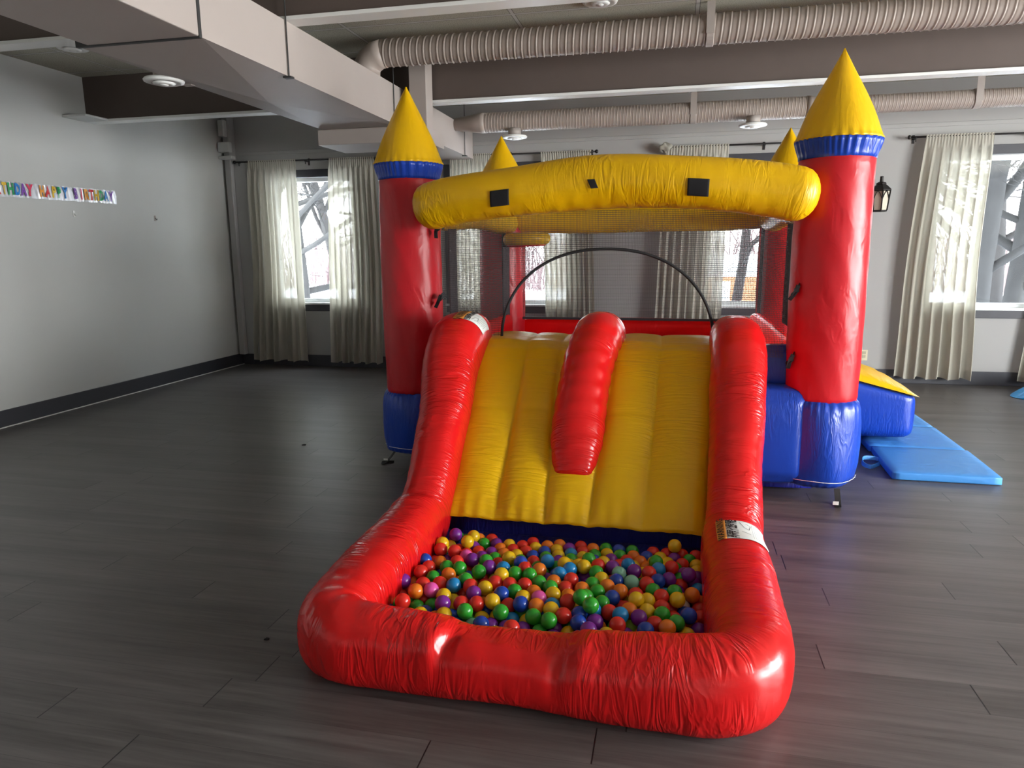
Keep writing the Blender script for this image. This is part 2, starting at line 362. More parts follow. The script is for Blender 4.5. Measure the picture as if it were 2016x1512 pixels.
def puffbox(name, x0, x1, y0, y1, z0, z1, mat, parent=None, puff=.03, n=10, warp=None, rnd=.05):
    """inflated box: grid faces bulged outwards, edges softened; optional warp(x,y,z)->(x,y,z)"""
    bm = bmesh.new(); bmesh.ops.create_cube(bm, size=2)
    bmesh.ops.subdivide_edges(bm, edges=bm.edges[:], cuts=n, use_grid_fill=True)
    uvl = bm.loops.layers.uv.new('UVMap')
    cx, cy, cz = (x0+x1)/2, (y0+y1)/2, (z0+z1)/2; hx, hy, hz = (x1-x0)/2, (y1-y0)/2, (z1-z0)/2
    for v in bm.verts:
        a = v.co.copy(); q = Vector((a.x, a.y, a.z))
        # rounding of the edges
        p = Vector((a.x*hx, a.y*hy, a.z*hz)); inner = Vector((max(-hx+rnd, min(hx-rnd, p.x)), max(-hy+rnd, min(hy-rnd, p.y)), max(-hz+rnd, min(hz-rnd, p.z))))
        d = p-inner
        if d.length > 1e-6: p = inner+d.normalized()*min(rnd, max(abs(d.x), abs(d.y), abs(d.z)))
        fx = (1-q.y**2)*(1-q.z**2); fy = (1-q.x**2)*(1-q.z**2); fz = (1-q.x**2)*(1-q.y**2)
        if abs(abs(q.x)-1) < 1e-4: p.x += math.copysign(puff*max(0, fx)**.6, q.x)
        if abs(abs(q.y)-1) < 1e-4: p.y += math.copysign(puff*max(0, fy)**.6, q.y)
        if abs(abs(q.z)-1) < 1e-4: p.z += math.copysign(puff*max(0, fz)**.6, q.z)
        p += Vector((cx, cy, cz)); v.co = Vector(warp(*p)) if warp else p
    bm.normal_update()
    for f in bm.faces:
        f.smooth = True; nrm = f.normal; ax = max(range(3), key=lambda i: abs(nrm[i]))
        for l in f.loops:
            c = l.vert.co; l[uvl].uv = ((c.x, c.z) if ax == 1 else (c.y, c.z) if ax == 0 else (c.x, c.y))
    me = bpy.data.meshes.new(name); bm.to_mesh(me); bm.free(); me.materials.append(mat)
    o = bpy.data.objects.new(name, me); COL.objects.link(o)
    if parent is not None: o.parent = parent
    return o
def text_verts(txt, size=1.0, bold=0.0):
    cu = bpy.data.curves.new('t', 'FONT'); cu.body = txt; cu.size = size; cu.align_x = 'CENTER'; cu.align_y = 'CENTER'; cu.offset = bold; cu.resolution_u = 2
    o = bpy.data.objects.new('t', cu); COL.objects.link(o)
    dg = bpy.context.evaluated_depsgraph_get(); dg.update(); me = bpy.data.meshes.new_from_object(o.evaluated_get(dg))
    v = [tuple(x.co) for x in me.vertices]; f = [tuple(p.vertices) for p in me.polygons]
    bpy.data.objects.remove(o); bpy.data.curves.remove(cu); bpy.data.meshes.remove(me)
    return v, f

# ================================================================== ROOM
def struct(o, label=None): o['kind'] = 'structure'; return o
fl = MB().box(XL-.2, XR+.2, YN-.2, YF+.22, -.2, 0).build('floor', FLOOR); struct(fl)
ce = MB().box(XL-.2, XR+.2, YN-.2, YF+.22, ZC, ZC+.15).build('ceiling', CEIL); struct(ce)
# far wall with four window openings
b = MB(); xs = XL-.2
for cx, w in FARWIN:
    b.box(xs, cx-w/2, YF, YF+.2, 0, ZC); b.box(cx-w/2, cx+w/2, YF, YF+.2, 0, ZS); b.box(cx-w/2, cx+w/2, YF, YF+.2, ZH, ZC); xs = cx+w/2
b.box(xs, XR+.2, YF, YF+.2, 0, ZC)
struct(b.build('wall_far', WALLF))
struct(MB().box(XL-.2, XL, YN, YF, 0, ZC).build('wall_left', WALL))
struct(MB().box(XL-.2, XR+.2, YN-.2, YN, 0, ZC).build('wall_near', WALL))
b = MB(); ys = YN
for cy, w in SIDEWIN:
    b.box(XR, XR+.2, ys, cy-w/2, 0, ZC); b.box(XR, XR+.2, cy-w/2, cy+w/2, 0, SIDE_Z[0]); b.box(XR, XR+.2, cy-w/2, cy+w/2, SIDE_Z[1], ZC); ys = cy+w/2
b.box(XR, XR+.2, ys, YF, 0, ZC)
struct(b.build('wall_right', WALL))
# ledges, baseboards
struct(MB().box(XL, XL+.012, YN, YF, 0.14, 2.622).build('trim_1', WALL))
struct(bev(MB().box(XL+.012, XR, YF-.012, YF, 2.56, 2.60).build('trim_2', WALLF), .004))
struct(bev(MB().box(XL, XL+.022, YN, YF, 0.006, .142).build('baseboard_left', DARKTRIM), .004))
struct(bev(MB().box(XL, XR, YF-.016, YF, 0, .142).build('baseboard_far', DARKTRIM), .004))
struct(MB().box(XL+.012, XL+.034, YN, YF, 0, .007).build('trim_3', WHITE))
struct(bev(MB().box(XR-.016, XR, YN, YF, 0, .142).build('baseboard_right', DARKTRIM), .004))
# corner chase boxing
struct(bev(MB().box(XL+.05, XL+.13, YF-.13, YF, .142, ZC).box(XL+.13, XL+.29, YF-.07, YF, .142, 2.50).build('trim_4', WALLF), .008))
struct(bev(MB().box(XL+.02, XL+.17, YF-.20, YF-.13, 2.58, 2.70).box(XL+.04, XL+.12, YF-.20, YF-.13, 2.76, 2.95).box(XL+.02, XL+.20, YF-.20, YF-.12, 2.50, 2.54).build('trim_5', WALL), .01))
# beams (dark web, white lower flange)
for i, (y0, xa, xb, zb_) in enumerate(((3.97, XL, XR, 2.70), (5.885, XL, XR, 2.60))):
    n0 = 6+i*2
    struct(MB().box(xa, xb, y0+.03, y0+.10, zb_+.02, ZC).build('trim_%d' % n0, BEAM))
    struct(bev(MB().box(xa, xb, y0, y0+.13, zb_, zb_+.022).build('trim_%d' % (n0+1), WHITE), .003))
# narrow bracket plate where the far beam meets the left wall
struct(bev(MB().box(XL+.012, XL+.26, 5.62, 5.885, 2.602, 2.622).build('trim_10', WALL), .004))
# boxed column beside the duct
struct(bev(MB().box(-2.115, -1.97, 5.70, 5.86, 0, ZC).build('trim_11', DUCT), .006))

def window(n, cx, w, wall='far'):
    ZS, ZH = (SIDE_Z if wall != 'far' else (globals()['ZS'], globals()['ZH']))
    """casing, frame with sash and pane, built for the far wall, or turned for the right wall"""
    root = empty('window_%d' % n); root['kind'] = 'structure'
    if wall == 'far': T = lambda x, y, z: (x, y, z)
    else: T = lambda x, y, z: (XR-(YF-y) if False else XR+(y-YF), x, z)
    def bx(mb, x0, x1, y0, y1, z0, z1):
        a = T(x0, y0, z0); c = T(x1, y1, z1)
        mb.box(min(a[0], c[0]), max(a[0], c[0]), min(a[1], c[1]), max(a[1], c[1]), z0, z1)
    x0, x1 = cx-w/2, cx+w/2
    m = MB(); cw = .09
    bx(m, x0-cw, x0, YF-.02, YF+.0, ZS-cw, ZH+cw); bx(m, x1, x1+cw, YF-.02, YF, ZS-cw, ZH+cw)
    bx(m, x0, x1, YF-.02, YF, ZH, ZH+cw); bx(m, x0, x1, YF-.02, YF, ZS-cw, ZS)
    bev(m.build('window_casing', DARKTRIM, root), .004)
    m = MB()
    bx(m, x0-cw-.01, x1+cw+.01, YF-.035, YF+.06, ZS-.012, ZS+.012)
    bev(m.build('window_sill', WFRAME, root), .004)
    m = MB(); fw = .045
    for (a, b_, c, d) in ((x0, x0+fw, ZS, ZH), (x1-fw, x1, ZS, ZH), (x0, x1, ZH-fw, ZH), (x0, x1, ZS+.012, ZS+.012+fw)):
        bx(m, a, b_, YF+.05, YF+.12, c, d)
    bev(m.build('window_frame', WFRAME, root), .004)
    m = MB(); bx(m, x0+fw, x1-fw, YF+.083, YF+.087, ZS+.055, ZH-fw); m.build('window_pane', GLASS if wall == 'far' else CLEAR, root)
    return root
for i, (cx, w) in enumerate(FARWIN): window(i+1, cx, w)
for i, (cy, w) in enumerate(SIDEWIN): window(5+i, cy, w, 'side')

# ================================================================== CURTAINS AND RODS
def rod(x0, x1, z0, z1, label):
    root = empty('curtain_rod', (0, 0, 0)); tag(root, label, 'curtain rod', 'black curtain rods above the far windows')
    y = YF-.09
    MB().tube([(x0, y, z0), (x1, y, z1)], .009, 10).build('pole', IRON, root, True)
    for x, z in ((x0, z0), (x1, z1)):
        prof = [(.002, -.02), (.012, -.016), (.017, -.006), (.017, .006), (.012, .016), (.002, .02)]
        MB().lathe(prof, (x, y, z), 14).build('finial', IRON, root, True)
    for x in (x0+.06, (x0+x1)/2, x1-.06):
        z = z0+(z1-z0)*(x-x0)/(x1-x0)
        bev(MB().box(x-.008, x+.008, y-.012, YF, z-.016, z-.006).box(x-.012, x+.012, YF-.006, YF, z-.05, z+.03).box(x-.004, x+.004, y-.006, y+.006, z-.045, z-.01).build('bracket', IRON, root), .002)
rod(-5.21, -3.34, 2.474, 2.462, 'dark curtain rod above the window nearest the left wall corner')
rod(-2.78, -.85, 2.455, 2.440, 'dark curtain rod above the second window, right finial showing over the yellow arch')
rod(-.128, 1.86, 2.452, 2.452, 'dark curtain rod above the third window with cloth bunched on its left end')
rod(2.21, 4.3, 2.458, 2.455, 'dark curtain rod above the right-hand window beside the black wall lantern')

def curtain(label, xt0, xt1, xb0, xb1, seed, zt=2.475, zb=.07, folds=9, bow0=0.0, bow1=0.0, amp=.030):
    rr = random.Random(seed); nu, nv = 150, 54
    ph = [rr.uniform(0, 6.28) for _ in range(5)]; v = []; f = []
    fs = [folds*rr.uniform(.85, 1.15), folds*.45*rr.uniform(.8, 1.2), folds*2.1]
    for j in range(nv+1):
        t = j/nv; z = zt-(zt-zb)*t
        g = min(1, t*6)
        e0 = xt0+(xb0-xt0)*t**.8+bow0*math.sin(math.pi*t)**2; e1 = xt1+(xb1-xt1)*t**.8+bow1*math.sin(math.pi*t)**2
        for i in range(nu+1):
            s = i/nu
            d = 6.283*s
            w = math.sin(fs[0]*d+ph[0]+.5*math.sin(2.2*t+ph[3]))*(.65+.35*t)+.6*math.sin(fs[1]*d+ph[1]+.8*t)*t+.22*math.sin(fs[2]*d+ph[2])*(1-.5*t)
            if t < .045:                                   # rod pocket, tightly gathered
                w = .28*math.sin(22*d+ph[4])
            x = e0+(e1-e0)*(s+.012*math.sin(fs[0]*d*1.0+ph[0]+1.6)*g)
            y = YF-.10-amp*w*1.0*(.35+.65*g)
            zz = z+(.012*math.sin(fs[1]*d+ph[2]) if j == nv else 0)
            v.append((x, y, zz))
    for j in range(nv):
        for i in range(nu):
            a = j*(nu+1)+i; f.append((a, a+1, a+nu+2, a+nu+1))
    o = mk('sheer_curtain', v, f, SHEER, None, True)
    return tag(o, label, 'curtain', 'sheer cream curtains on the far wall')
curtain('cream sheer curtain hanging closest to the left wall corner', -5.03, -4.40, -5.13, -4.40, 3, zt=2.485, bow0=.04)
curtain('cream sheer curtain right of the bare-branch window, beside the left red tower', -3.97, -3.40, -4.06, -3.41, 4, zt=2.48, bow1=.03)
curtain('cream sheer curtain behind the column, seen through the left side netting', -2.50, -2.02, -2.52, -2.00, 5, zt=2.465)
curtain('cream sheer curtain left of the bare wall section, behind the arched net opening', -1.46, -.905, -1.40, -.83, 6, zt=2.455)
curtain('cream sheer curtain right of the bare wall section, knotted at its upper left', -.115, .515, -.20, .50, 7, zt=2.465)
curtain('cream sheer curtain right side of third window, hidden behind the right towers', 1.30, 1.80, 1.32, 1.82, 8, zt=2.465)
curtain('wide cream sheer curtain flaring left at its foot, right of the wall lantern', 2.36, 2.95, 2.27, 2.99, 9, zt=2.475, folds=7, bow0=-.02, bow1=-.03)
curtain('cream sheer curtain cut by the right edge of the photo', 3.62, 4.2, 3.41, 4.25, 10, zt=2.475)
# knot of bunched cloth at the third rod's end
v = []; f = []; n1, n2 = 14, 20; rr = random.Random(2)
for j in range(n1+1):
    for i in range(n2):
        a = 6.283*i/n2; p = math.pi*j/n1; r = .055*(1+.25*math.sin(3*a+2*p)+.15*math.sin(5*a-3*p))
        v.append((-.13+r*1.1*math.sin(p)*math.cos(a), YF-.10+r*.7*math.sin(p)*math.sin(a), 2.45+r*.75*math.cos(p)))
for j in range(n1):
    for i in range(n2): f.append((j*n2+i, (j+1)*n2+i, (j+1)*n2+(i+1) % n2, j*n2+(i+1) % n2))
tag(mk('knotted_cloth', v, f, SHEER, None, True), 'small bunch of knotted cream cloth on the left finial of the third rod', 'cloth')

# ================================================================== DUCTS
def zoff(y): return 0
x0, x1, zb, zt = -2.885, -2.205, 2.40, 2.70
root = empty('rectangular_air_duct', (-2.5, 3, zb)); tag(root, 'large rectangular sheet-metal air duct running under the left side of the ceiling', 'air duct')
def rel(mb): mb.v = [(p[0]-root.location.x, p[1]-root.location.y, p[2]-root.location.z) for p in mb.v]; return mb
m = MB().box(x0+.06, x1, YN, 3.17, zb, zt+.02); bev(rel(m).build('duct_section', DUCT, root), .006)
# middle section with an oil-canned fold in its bottom sheet
ya, yb = 3.18, 7.89
v = [(x0, ya, zb), (x1, ya, zb), (x1, 5.69, zb), (x0, 5.69, zb), (-2.62, 4.45, zb-.035), (x0, ya, zt), (x1, ya, zt), (x1, yb, zt), (x0, yb, zt), (x0, yb, zb), (x1, yb, zb)]
f = [(0, 1, 4), (1, 2, 4), (2, 3, 4), (3, 0, 4), (3, 2, 10, 9), (5, 8, 7, 6), (0, 5, 6, 1), (1, 6, 7, 10, 2), (0, 3, 9, 8, 5), (9, 10, 7, 8)]
m = MB().add(v, f); rel(m).build('duct_section', DUCT, root)
m = MB().box(-2.925, -1.99, 5.69, 6.20, 2.275, 2.398); bev(rel(m).build('duct_section', DUCT, root), .004)
m = MB().box(x0-.004, x1+.004, 3.165, 3.185, zb-.006, zt+.03); rel(m).build('joint_band', WIRE, root)
for y in (3.965, 5.58, 7.55):
    m = MB().tube([(x1+.008, y, zb-.012), (x1+.008, y, ZC)], .004, 6).box(x1-.02, x1+.03, y-.02, y+.02, zb-.014, zb-.004)
    rel(m).build('hanger_wire', WIRE, root)
for y in (3.99, 6.2, 7.9):
    m = MB().box(x0-.02, x0+.04, y-.02, y+.02, zb-.012, zb-.002); rel(m).build('hanger_clip', DUCT, root)

def spiral(name, label, pts, r, pitch, ridge=.0045):
    """ribbed round duct along +x at (y, z); pts: (x, radius) breakpoints"""
    root = empty(name, (pts[0][0], pts[0][2], pts[0][3])); tag(root, label, 'air duct', 'round spiral ducts crossing the room')
    return root
def spiral_body(root, xa, xb, y, z, r, pitch, ridge, nseg=28):
    L = xb-xa; per = 12; nr = int(L/pitch*per); v = []; f = []
    o = root.location
    for i in range(nr+1):
        x = xa+L*i/nr
        for k in range(nseg):
            a = 2*math.pi*k/nseg; u = (x/pitch+k/nseg) % 1.0
            h = math.exp(-((u-.5)/.10)**2)*ridge-math.exp(-((u-.66)/.07)**2)*ridge*.7
            v.append((x-o.x, y+(r+h)*math.cos(a)-o.y, z+(r+h)*math.sin(a)-o.z))
    for i in range(nr):
        for k in range(nseg):
            k2 = (k+1) % nseg; f.append((i*nseg+k, i*nseg+k2, (i+1)*nseg+k2, (i+1)*nseg+k))
    return mk('spiral_pipe', v, f, SPIRAL, root, True)
# near spiral duct
YA, ZA, RA = 5.32, 2.853, .096
ra = empty('spiral_air_duct', (-2.1, YA, ZA)); tag(ra, 'ribbed round air duct nearest the camera, in front of the dark brown beam', 'air duct', 'ribbed round air ducts crossing the room')
spiral_body(ra, -2.17, XR, YA, ZA, RA, .052, .006)
m = MB().tube([(-.06, 0, 0), (-.12, 0, -.012), (-.17, 0, -.045), (-.20, 0, -.09), (-.205, 0, -.15)], [RA+.004, RA+.006, RA+.006, RA+.006, RA+.004], 28); m.build('elbow', SPIRAL, ra, True)
for x in (.185, 3.1):
    m = MB().box(x-ra.location.x-.026, x-ra.location.x+.026, -RA-.012, -RA-.006, -.05, ZC-ZA)
    m.lathe([(RA+.007, -.026), (RA+.011, -.022), (RA+.011, .022), (RA+.007, .026)], (0, 0, 0), 28)
    nb = len(m.v)-112
    m.v = m.v[:nb]+[(p[2]+x-ra.location.x, p[0], p[1]) for p in m.v[nb:]]
    m.build('hanger_strap', DUCT, ra)
# far spiral duct with reducer
YB, ZB, RB = 7.22, 2.655, .094
rb = empty('spiral_air_duct', (-1.9, YB, ZB)); tag(rb, 'ribbed round air duct in front of the window wall, narrowing towards the right', 'air duct', 'ribbed round air ducts crossing the room')
spiral_body(rb, -1.90, 1.12, YB, ZB, RB, .030, .003)
spiral_body(rb, 1.24, XR, YB, ZB, .077, .030, .003)
MB().tube([(3.02, 0, 0), (3.06, 0, 0), (3.11, 0, 0), (3.15, 0, 0)], [RB+.004, RB+.002, .080, .081], 28).build('reducer', SPIRAL, rb, True)
MB().tube([(.02, 0, 0), (-.02, 0, 0), (-.30, .02, 0)], [RB+.003, RB+.003, .06], 28).build('reducer', SPIRAL, rb, True)
for x in (.13, 2.5):
    r_ = RB if x < 1 else .077
    m = MB().box(x+1.9-.028, x+1.9+.028, -r_-.008, -r_-.003, -.03, ZC-ZB)
    nb = len(m.v); m.lathe([(r_+.003, -.028), (r_+.007, -.024), (r_+.007, .024), (r_+.003, .028)], (0, 0, 0), 28)
    m.v = m.v[:nb]+[(p[2]+x+1.9, p[0], p[1]) for p in m.v[nb:]]
    m.build('hanger_strap', DUCT, rb)

def diffuser(label, x, y, z, r, ztop, cat='ceiling vent'):
    root = empty('round_ceiling_vent', (x, y, z)); tag(root, label, cat, 'white round ceiling vents')
    prof = [(r*.62, -.004), (r*.80, -.012), (r*.97, -.006), (r, .003), (r*.93, .012), (r*.62, .016)]
    MB().lathe(prof, (0, 0, 0), 40).build('outer_ring', WHITE, root, True)
    MB().lathe([(r*.30, -.020), (r*.42, -.022), (r*.56, -.012), (r*.52, -.006), (r*.30, -.008)], (0, 0, 0), 36).build('inner_cone', WHITE, root, True)
    MB().lathe([(.004, -.026), (r*.2, -.024), (r*.24, -.016), (.004, -.012)], (0, 0, 0), 30).build('centre_disc', WHITE, root, True)
    if ztop: MB().lathe([(r*.5, .01), (r*.5, ztop-z)], (0, 0, 0), 28).build('neck', DUCT, root, True)
    return root
diffuser('white round vent in the ceiling tile above the yellow arch, beyond the nearest beam', -.522, 4.98, 2.978, .115, None)
diffuser('white round vent cut by the top edge of the photo, right of centre', .86, 4.85, 2.978, .15, None)
diffuser('small white round vent in the ceiling between the left wall and the big duct', -4.62, 5.03, 2.978, .115, None)
diffuser('shiny round vent mounted on the left lower edge of the big duct', -2.935, 3.85, 2.388, .112, 2.44)
diffuser('white round vent under the far duct, above the left part of the yellow arch', -1.575, 7.17, 2.50, .125, 2.58)
diffuser('white round vent under the far duct, left of the tall right cone', .658, 7.10, 2.50, .125, 2.58)

# ================================================================== WALL FIXTURES
# lantern
root = empty('wall_lantern', (1.985, YF, 1.75)); tag(root, 'black metal wall lantern partly hidden behind the right red tower', 'wall light')
yc = -.115
bev(MB().box(-.05, .05, -.02, 0, .02, .22).build('backplate', IRON, root), .006)
MB().tube([(0, -.01, .16), (0, -.06, .20), (0, yc, .20)], .010, 8).build('arm', IRON, root, True)
def hexring(r, z, yy=yc, n=6): return [(r*math.cos(math.pi/6+i*math.pi*2/n), yy+r*math.sin(math.pi/6+i*math.pi*2/n), z) for i in range(n)]
def hexsolid(prof, name, mat, par):
    v = []; f = []
    for r, z in prof: v += hexring(r, z)
    for j in range(len(prof)-1):
        for i in range(6): f.append((j*6+i, j*6+(i+1) % 6, (j+1)*6+(i+1) % 6, (j+1)*6+i))
    f += [tuple(range(6))[::-1], tuple((len(prof)-1)*6+i for i in range(6))]
    return bev(mk(name, v, f, mat, par), .003)
hexsolid([(.098, .205), (.100, .215), (.060, .255), (.050, .262)], 'roof', IRON, root)
hexsolid([(.046, .262), (.050, .268), (.044, .285), (.018, .290), (.016, .335), (.020, .340), (.010, .345)], 'chimney_cap', IRON, root)
hexsolid([(.066, .012), (.085, .200)], 'lantern_glass', plain('frosted_cream_glass', (.62, .56, .45), .35), root)
hexsolid([(.060, 0), (.074, .004), (.074, .014), (.066, .018)], 'base_ring', IRON, root)
m = MB()
for a, b_ in zip(hexring(.072, .012), hexring(.092, .205)): m.tube([a, b_], .006, 6)
A = hexring(.072, .012); B = hexring(.092, .205)
for i in range(6):
    a0, a1 = Vector(A[i]), Vector(A[(i+1) % 6]); b0, b1 = Vector(B[i]), Vector(B[(i+1) % 6])
    L = a0.lerp(b0, .55); Rr = a1.lerp(b1, .55); top = (b0+b1)/2*.999
    m.tube([L, L.lerp(top, .55)+(top-(L+Rr)/2)*.12, top], .004, 5); m.tube([Rr, Rr.lerp(top, .55)+(top-(L+Rr)/2)*.12, top], .004, 5)
m.build('cage', IRON, root, True)
# outlet
root = empty('wall_outlet', (1.984, YF, .285)); tag(root, 'ivory electrical outlet low on the far wall beside the right red tower', 'outlet')
bev(MB().box(-.035, .035, -.007, 0, -.057, .057).build('cover_plate', IVORY, root), .003)
for z in (-.027, .013): bev(MB().box(-.017, .017, -.010, -.006, z, z+.028).build('socket', plain('ivory_dark', (.45, .40, .28), .5), root), .003)
# wall hooks
for y, z, lb in ((5.625, 1.764, 'small clear adhesive hook on the left wall just under the birthday banner'), (6.682, 1.767, 'small grey adhesive hook on the left wall between the banner and the corner')):
    root = empty('wall_hook', (XL+.012, y, z)); tag(root, lb, 'hook', None)
    bev(MB().box(0, .006, -.012, .012, -.028, .028).build('hook_plate', WHITE if y < 6 else DUCT, root), .003)
    MB().tube([(.004, 0, .005), (.014, 0, -.012), (.022, 0, -.018), (.026, 0, -.004)], .004, 8).build('hook', WHITE if y < 6 else IRON, root, True)

# ------------------------------------------------------------------ birthday banner
FOIL, ntf, bf = newmat('holographic_foil')
bf.inputs['Base Color'].default_value = (.62, .62, .65, 1); bf.inputs['Metallic'].default_value = .9; bf.inputs['Roughness'].default_value = .3
root = empty('birthday_banner', (XL+.012, 0, 1.93)); tag(root, 'crinkled silver foil banner with rainbow letters reading HAPPY BIRTHDAY on the left wall', 'banner')
rr = random.Random(11); y0, y1 = 4.30, 6.15; nu, nv = 260, 8; v = []; f = []
def crinkle(y, q): return .010+.0035*math.sin(y*61+3*math.sin(y*13)+q*1.5)+.002*math.sin(y*143+q*4)
def bz(y): return .0+(y-4.9)*.012
for i in range(nu+1):
    y = y0+(y1-y0)*i/nu
    for j in range(nv+1):
        q = j/nv; v.append((crinkle(y, q), y, bz(y)-.062+.124*q+.004*math.sin(y*40)*(q-.5)))
for i in range(nu):
    for j in range(nv): a = i*(nv+1)+j; f.append((a, a+nv+1, a+nv+2, a+1))
mk('foil_strip', v, f, FOIL, root, True)
LC = [(.70, .04, .05), (.78, .50, .03), (.02, .35, .12), (.02, .22, .62), (.22, .07, .42), (.75, .05, .12), (.80, .33, .03)]
LM = [plain('banner_ink', c, .4) for c in LC]
word = 'HAPPY BIRTHDAY HAPPY BIRTHDAY'; step = .0605; idx = 0
for k, ch in enumerate(word[::1]):
    if ch == ' ': continue
    yc_ = 6.115-step*(len(word)-k-.5)
    tv, tf = text_verts(ch, .122, .006)
    vv = []
    for (a, b_, _) in tv:
        yy = yc_+a*.60; q = (b_/.124)+.5
        vv.append((crinkle(yy, q)+.006, yy, bz(yy)+b_*1.02))
    mk('letter', vv, tf, LM[idx % 7], root); idx += 1

# ------------------------------------------------------------------ scraps on the floor
for (x, y), s_ in (((-2.63, 4.62), 1), ((-1.42, 2.14), .6)):
    m = MB().box(-.012*s_, .010*s_, -.006*s_, .006*s_, 0, .004).box(-.004*s_, .016*s_, -.002*s_, .010*s_, 0, .006)
    o = m.build('floor_scrap', VELCRO); o.location = (x, y, 0)
    tag(o, 'tiny dark scrap on the open floor left of the left tower' if s_ == 1 else 'tiny dark crumb on the floor left of the ball pit', 'scrap')

# ================================================================== BOUNCE CASTLE
castle = empty('bounce_castle', (-.41, 4.2, 0))
tag(castle, 'inflatable castle with red towers, yellow cones, slide and ball pit on the wood floor', 'bounce castle')
CL = castle.location
def at(o): # objects are modelled in world coordinates: keep them there under the castle
    if o.parent is castle: o.matrix_parent_inverse = Matrix.Translation(-CL)
    return o
def nz(seed, sc_=1.0, a=.006):
    r = random.Random(seed); P = [r.uniform(0, 6.28) for _ in range(8)]
    return lambda s, th, sw: a*(math.sin(s*7*sc_+2*th+P[0])*.5+math.sin(s*17*sc_-th*3+P[1])*.35+math.sin(s*31*sc_+th*5+P[2])*.25)

# --- towers
def tower(cx, cy, rc, zb, zr, apex, lean=(0, 0), seed=0, where='', base=None):
    prof = []
    zt = zr
    for i in range(41):
        t = i/40; z = zb+(zt-zb)*t; r = rc*(.985+.03*math.sin(math.pi*t))
        if t < .016: r *= .975+1.5*t
        if t > .975: r *= 1-1.8*(t-.975)
        prof.append((r, z))
    rr = random.Random(seed)
    P = [rr.uniform(0, 6.28) for _ in range(6)]
    body = at(lathe_uv('tower', prof, (cx, cy, 0), REDT, castle, 72, lambda a, z: .003*math.sin(3*a+P[0]+z*3)+.0012*math.sin(11*a+z*23+P[1])))
    body['label'] = 'red cylindrical tower '+where
    # gathered blue band
    pr = [(rc*1.0, zr-.03), (rc*1.01, zr-.012), (rc*1.05, zr+.015), (rc*1.10, zr+.045), (rc*1.125, zr+.066)]
    d = lambda a, z: .0035*math.sin(38*a+P[2]+5*math.sin(a*3))*(1 if z > zr-.005 else .3)
    o = at(lathe_uv('blue_band', pr, (cx, cy, 0), BLU, body, 200, d))
    zc = zr+.064; H = apex-zc; R0 = rc*1.125; pr = []
    for i in range(34):
        t = i/33
        r = R0*(1-t)**.93*(1+.075*math.sin(math.pi*min(1, t*1.25))) if t < 1 else 0.003
        if i == 0: r = R0*.985
        pr.append((max(.003, r), zc+H*t))
    pr.insert(1, (R0*1.012, zc+.008))
    def dc(a, z):
        t = (z-zc)/H; return .0035*math.sin(34*a+P[3]+4*math.sin(2*a))*max(0, 1-t*9)+.0012*math.sin(4*a+z*14+P[4])
    at(lathe_uv('cone_roof', pr, (cx, cy, 0), YELC, body, 160, dc))
    # blue foot
    R1 = rc*1.10; pr = [(R1*.05, 0.058), (R1*.25, .066), (R1*.60, .080), (R1*.84, .100), (R1*.95, .120), (R1*.99, .150), (R1*1.03, .21), (R1*1.045, .32), (R1*1.035, .44)]
    zt_ = zb+.015; pr = [(r, z*(zt_/.56) if z > .1 else z) for r, z in pr]
    pr += [(R1*1.01, zt_-.05), (R1*.97, zt_-.02), (rc*.97, zt_)]
    def db(a, z):
        q = max(0, 1-abs(z-zt_)/.10)+max(0, 1-abs(z-.08)/.06)
        return .0035*math.sin(30*a+P[5]+3*math.sin(3*a))*q+.005*math.sin(5*a+z*9)
    at(lathe_uv('tower_foot', pr, (cx, cy, 0), BLU, body, 160, db))
    sm = MB(); pts = [(cx+(R1*1.005+.003*math.sin(30*k*math.pi/48))*math.cos(k*math.pi/48), cy+(R1*1.005)*math.sin(k*math.pi/48), .138+.003*math.sin(k*.3)) for k in range(97)]
    at(sm.tube(pts, .0018, 5).build('stitched_seam', WHITE, body))
    return body
tower(.825, 4.21, .192, .565, 1.888, 2.412, seed=1, where='at the front right corner')
tower(-1.655, 4.41, .192, .485, 1.870, 2.402, seed=2, where='at the front left corner')
tower(-1.530, 6.42, .205, .50, 1.885, 2.400, seed=3, where='at the back left corner')
tower(.925, 6.66, .205, .50, 1.885, 2.400, seed=4, where='at the back right corner')

# --- blue base walls and red inner walls
at(puffbox('underside_shade', -1.62, .84, 4.24, 6.62, .003, .115, NAVY, castle, .0, 10, None, .04))  # castle bottom; its dark navy edge doubles as the shadow beneath
def wallbox(name, b_, mat, puff=.03, warp=None, n=14): return at(puffbox(name, *b_, mat, castle, puff, n, warp, .06))
wallbox('base_wall', (.36, .74, 4.03, 4.30, .12, .62), BLU, .03)
wallbox('base_wall', (-1.50, -1.16, 4.20, 4.46, .06, .56), BLU, .03)
wallbox('base_wall', (.44, .78, 4.20, 4.34, .60, .85), BLU, .012)
wallbox('base_wall', (-1.52, -1.24, 4.30, 4.44, .54, .82), BLU, .012)
wallbox('base_wall', (.68, 1.00, 4.38, 6.50, .06, .62), BLU, .03)
wallbox('base_wall', (-1.80, -1.46, 4.58, 6.26, .06, .58), BLU, .03)
wallbox('base_wall', (-1.40, .80, 6.42, 6.72, .06, .58), BLU, .03)
wallbox('bounce_floor', (-1.46, .68, 4.34, 6.42, .08, .46), BLU, .03)
wallbox('inner_wall', (-1.36, .76, 6.40, 6.50, .44, .79), REDTHIN, .01)
wallbox('inner_wall', (-1.50, -1.40, 4.56, 6.30, .44, .84), REDTHIN, .01)
wallbox('inner_wall', (.64, .74, 4.36, 6.50, .44, .86), REDTHIN, .01)

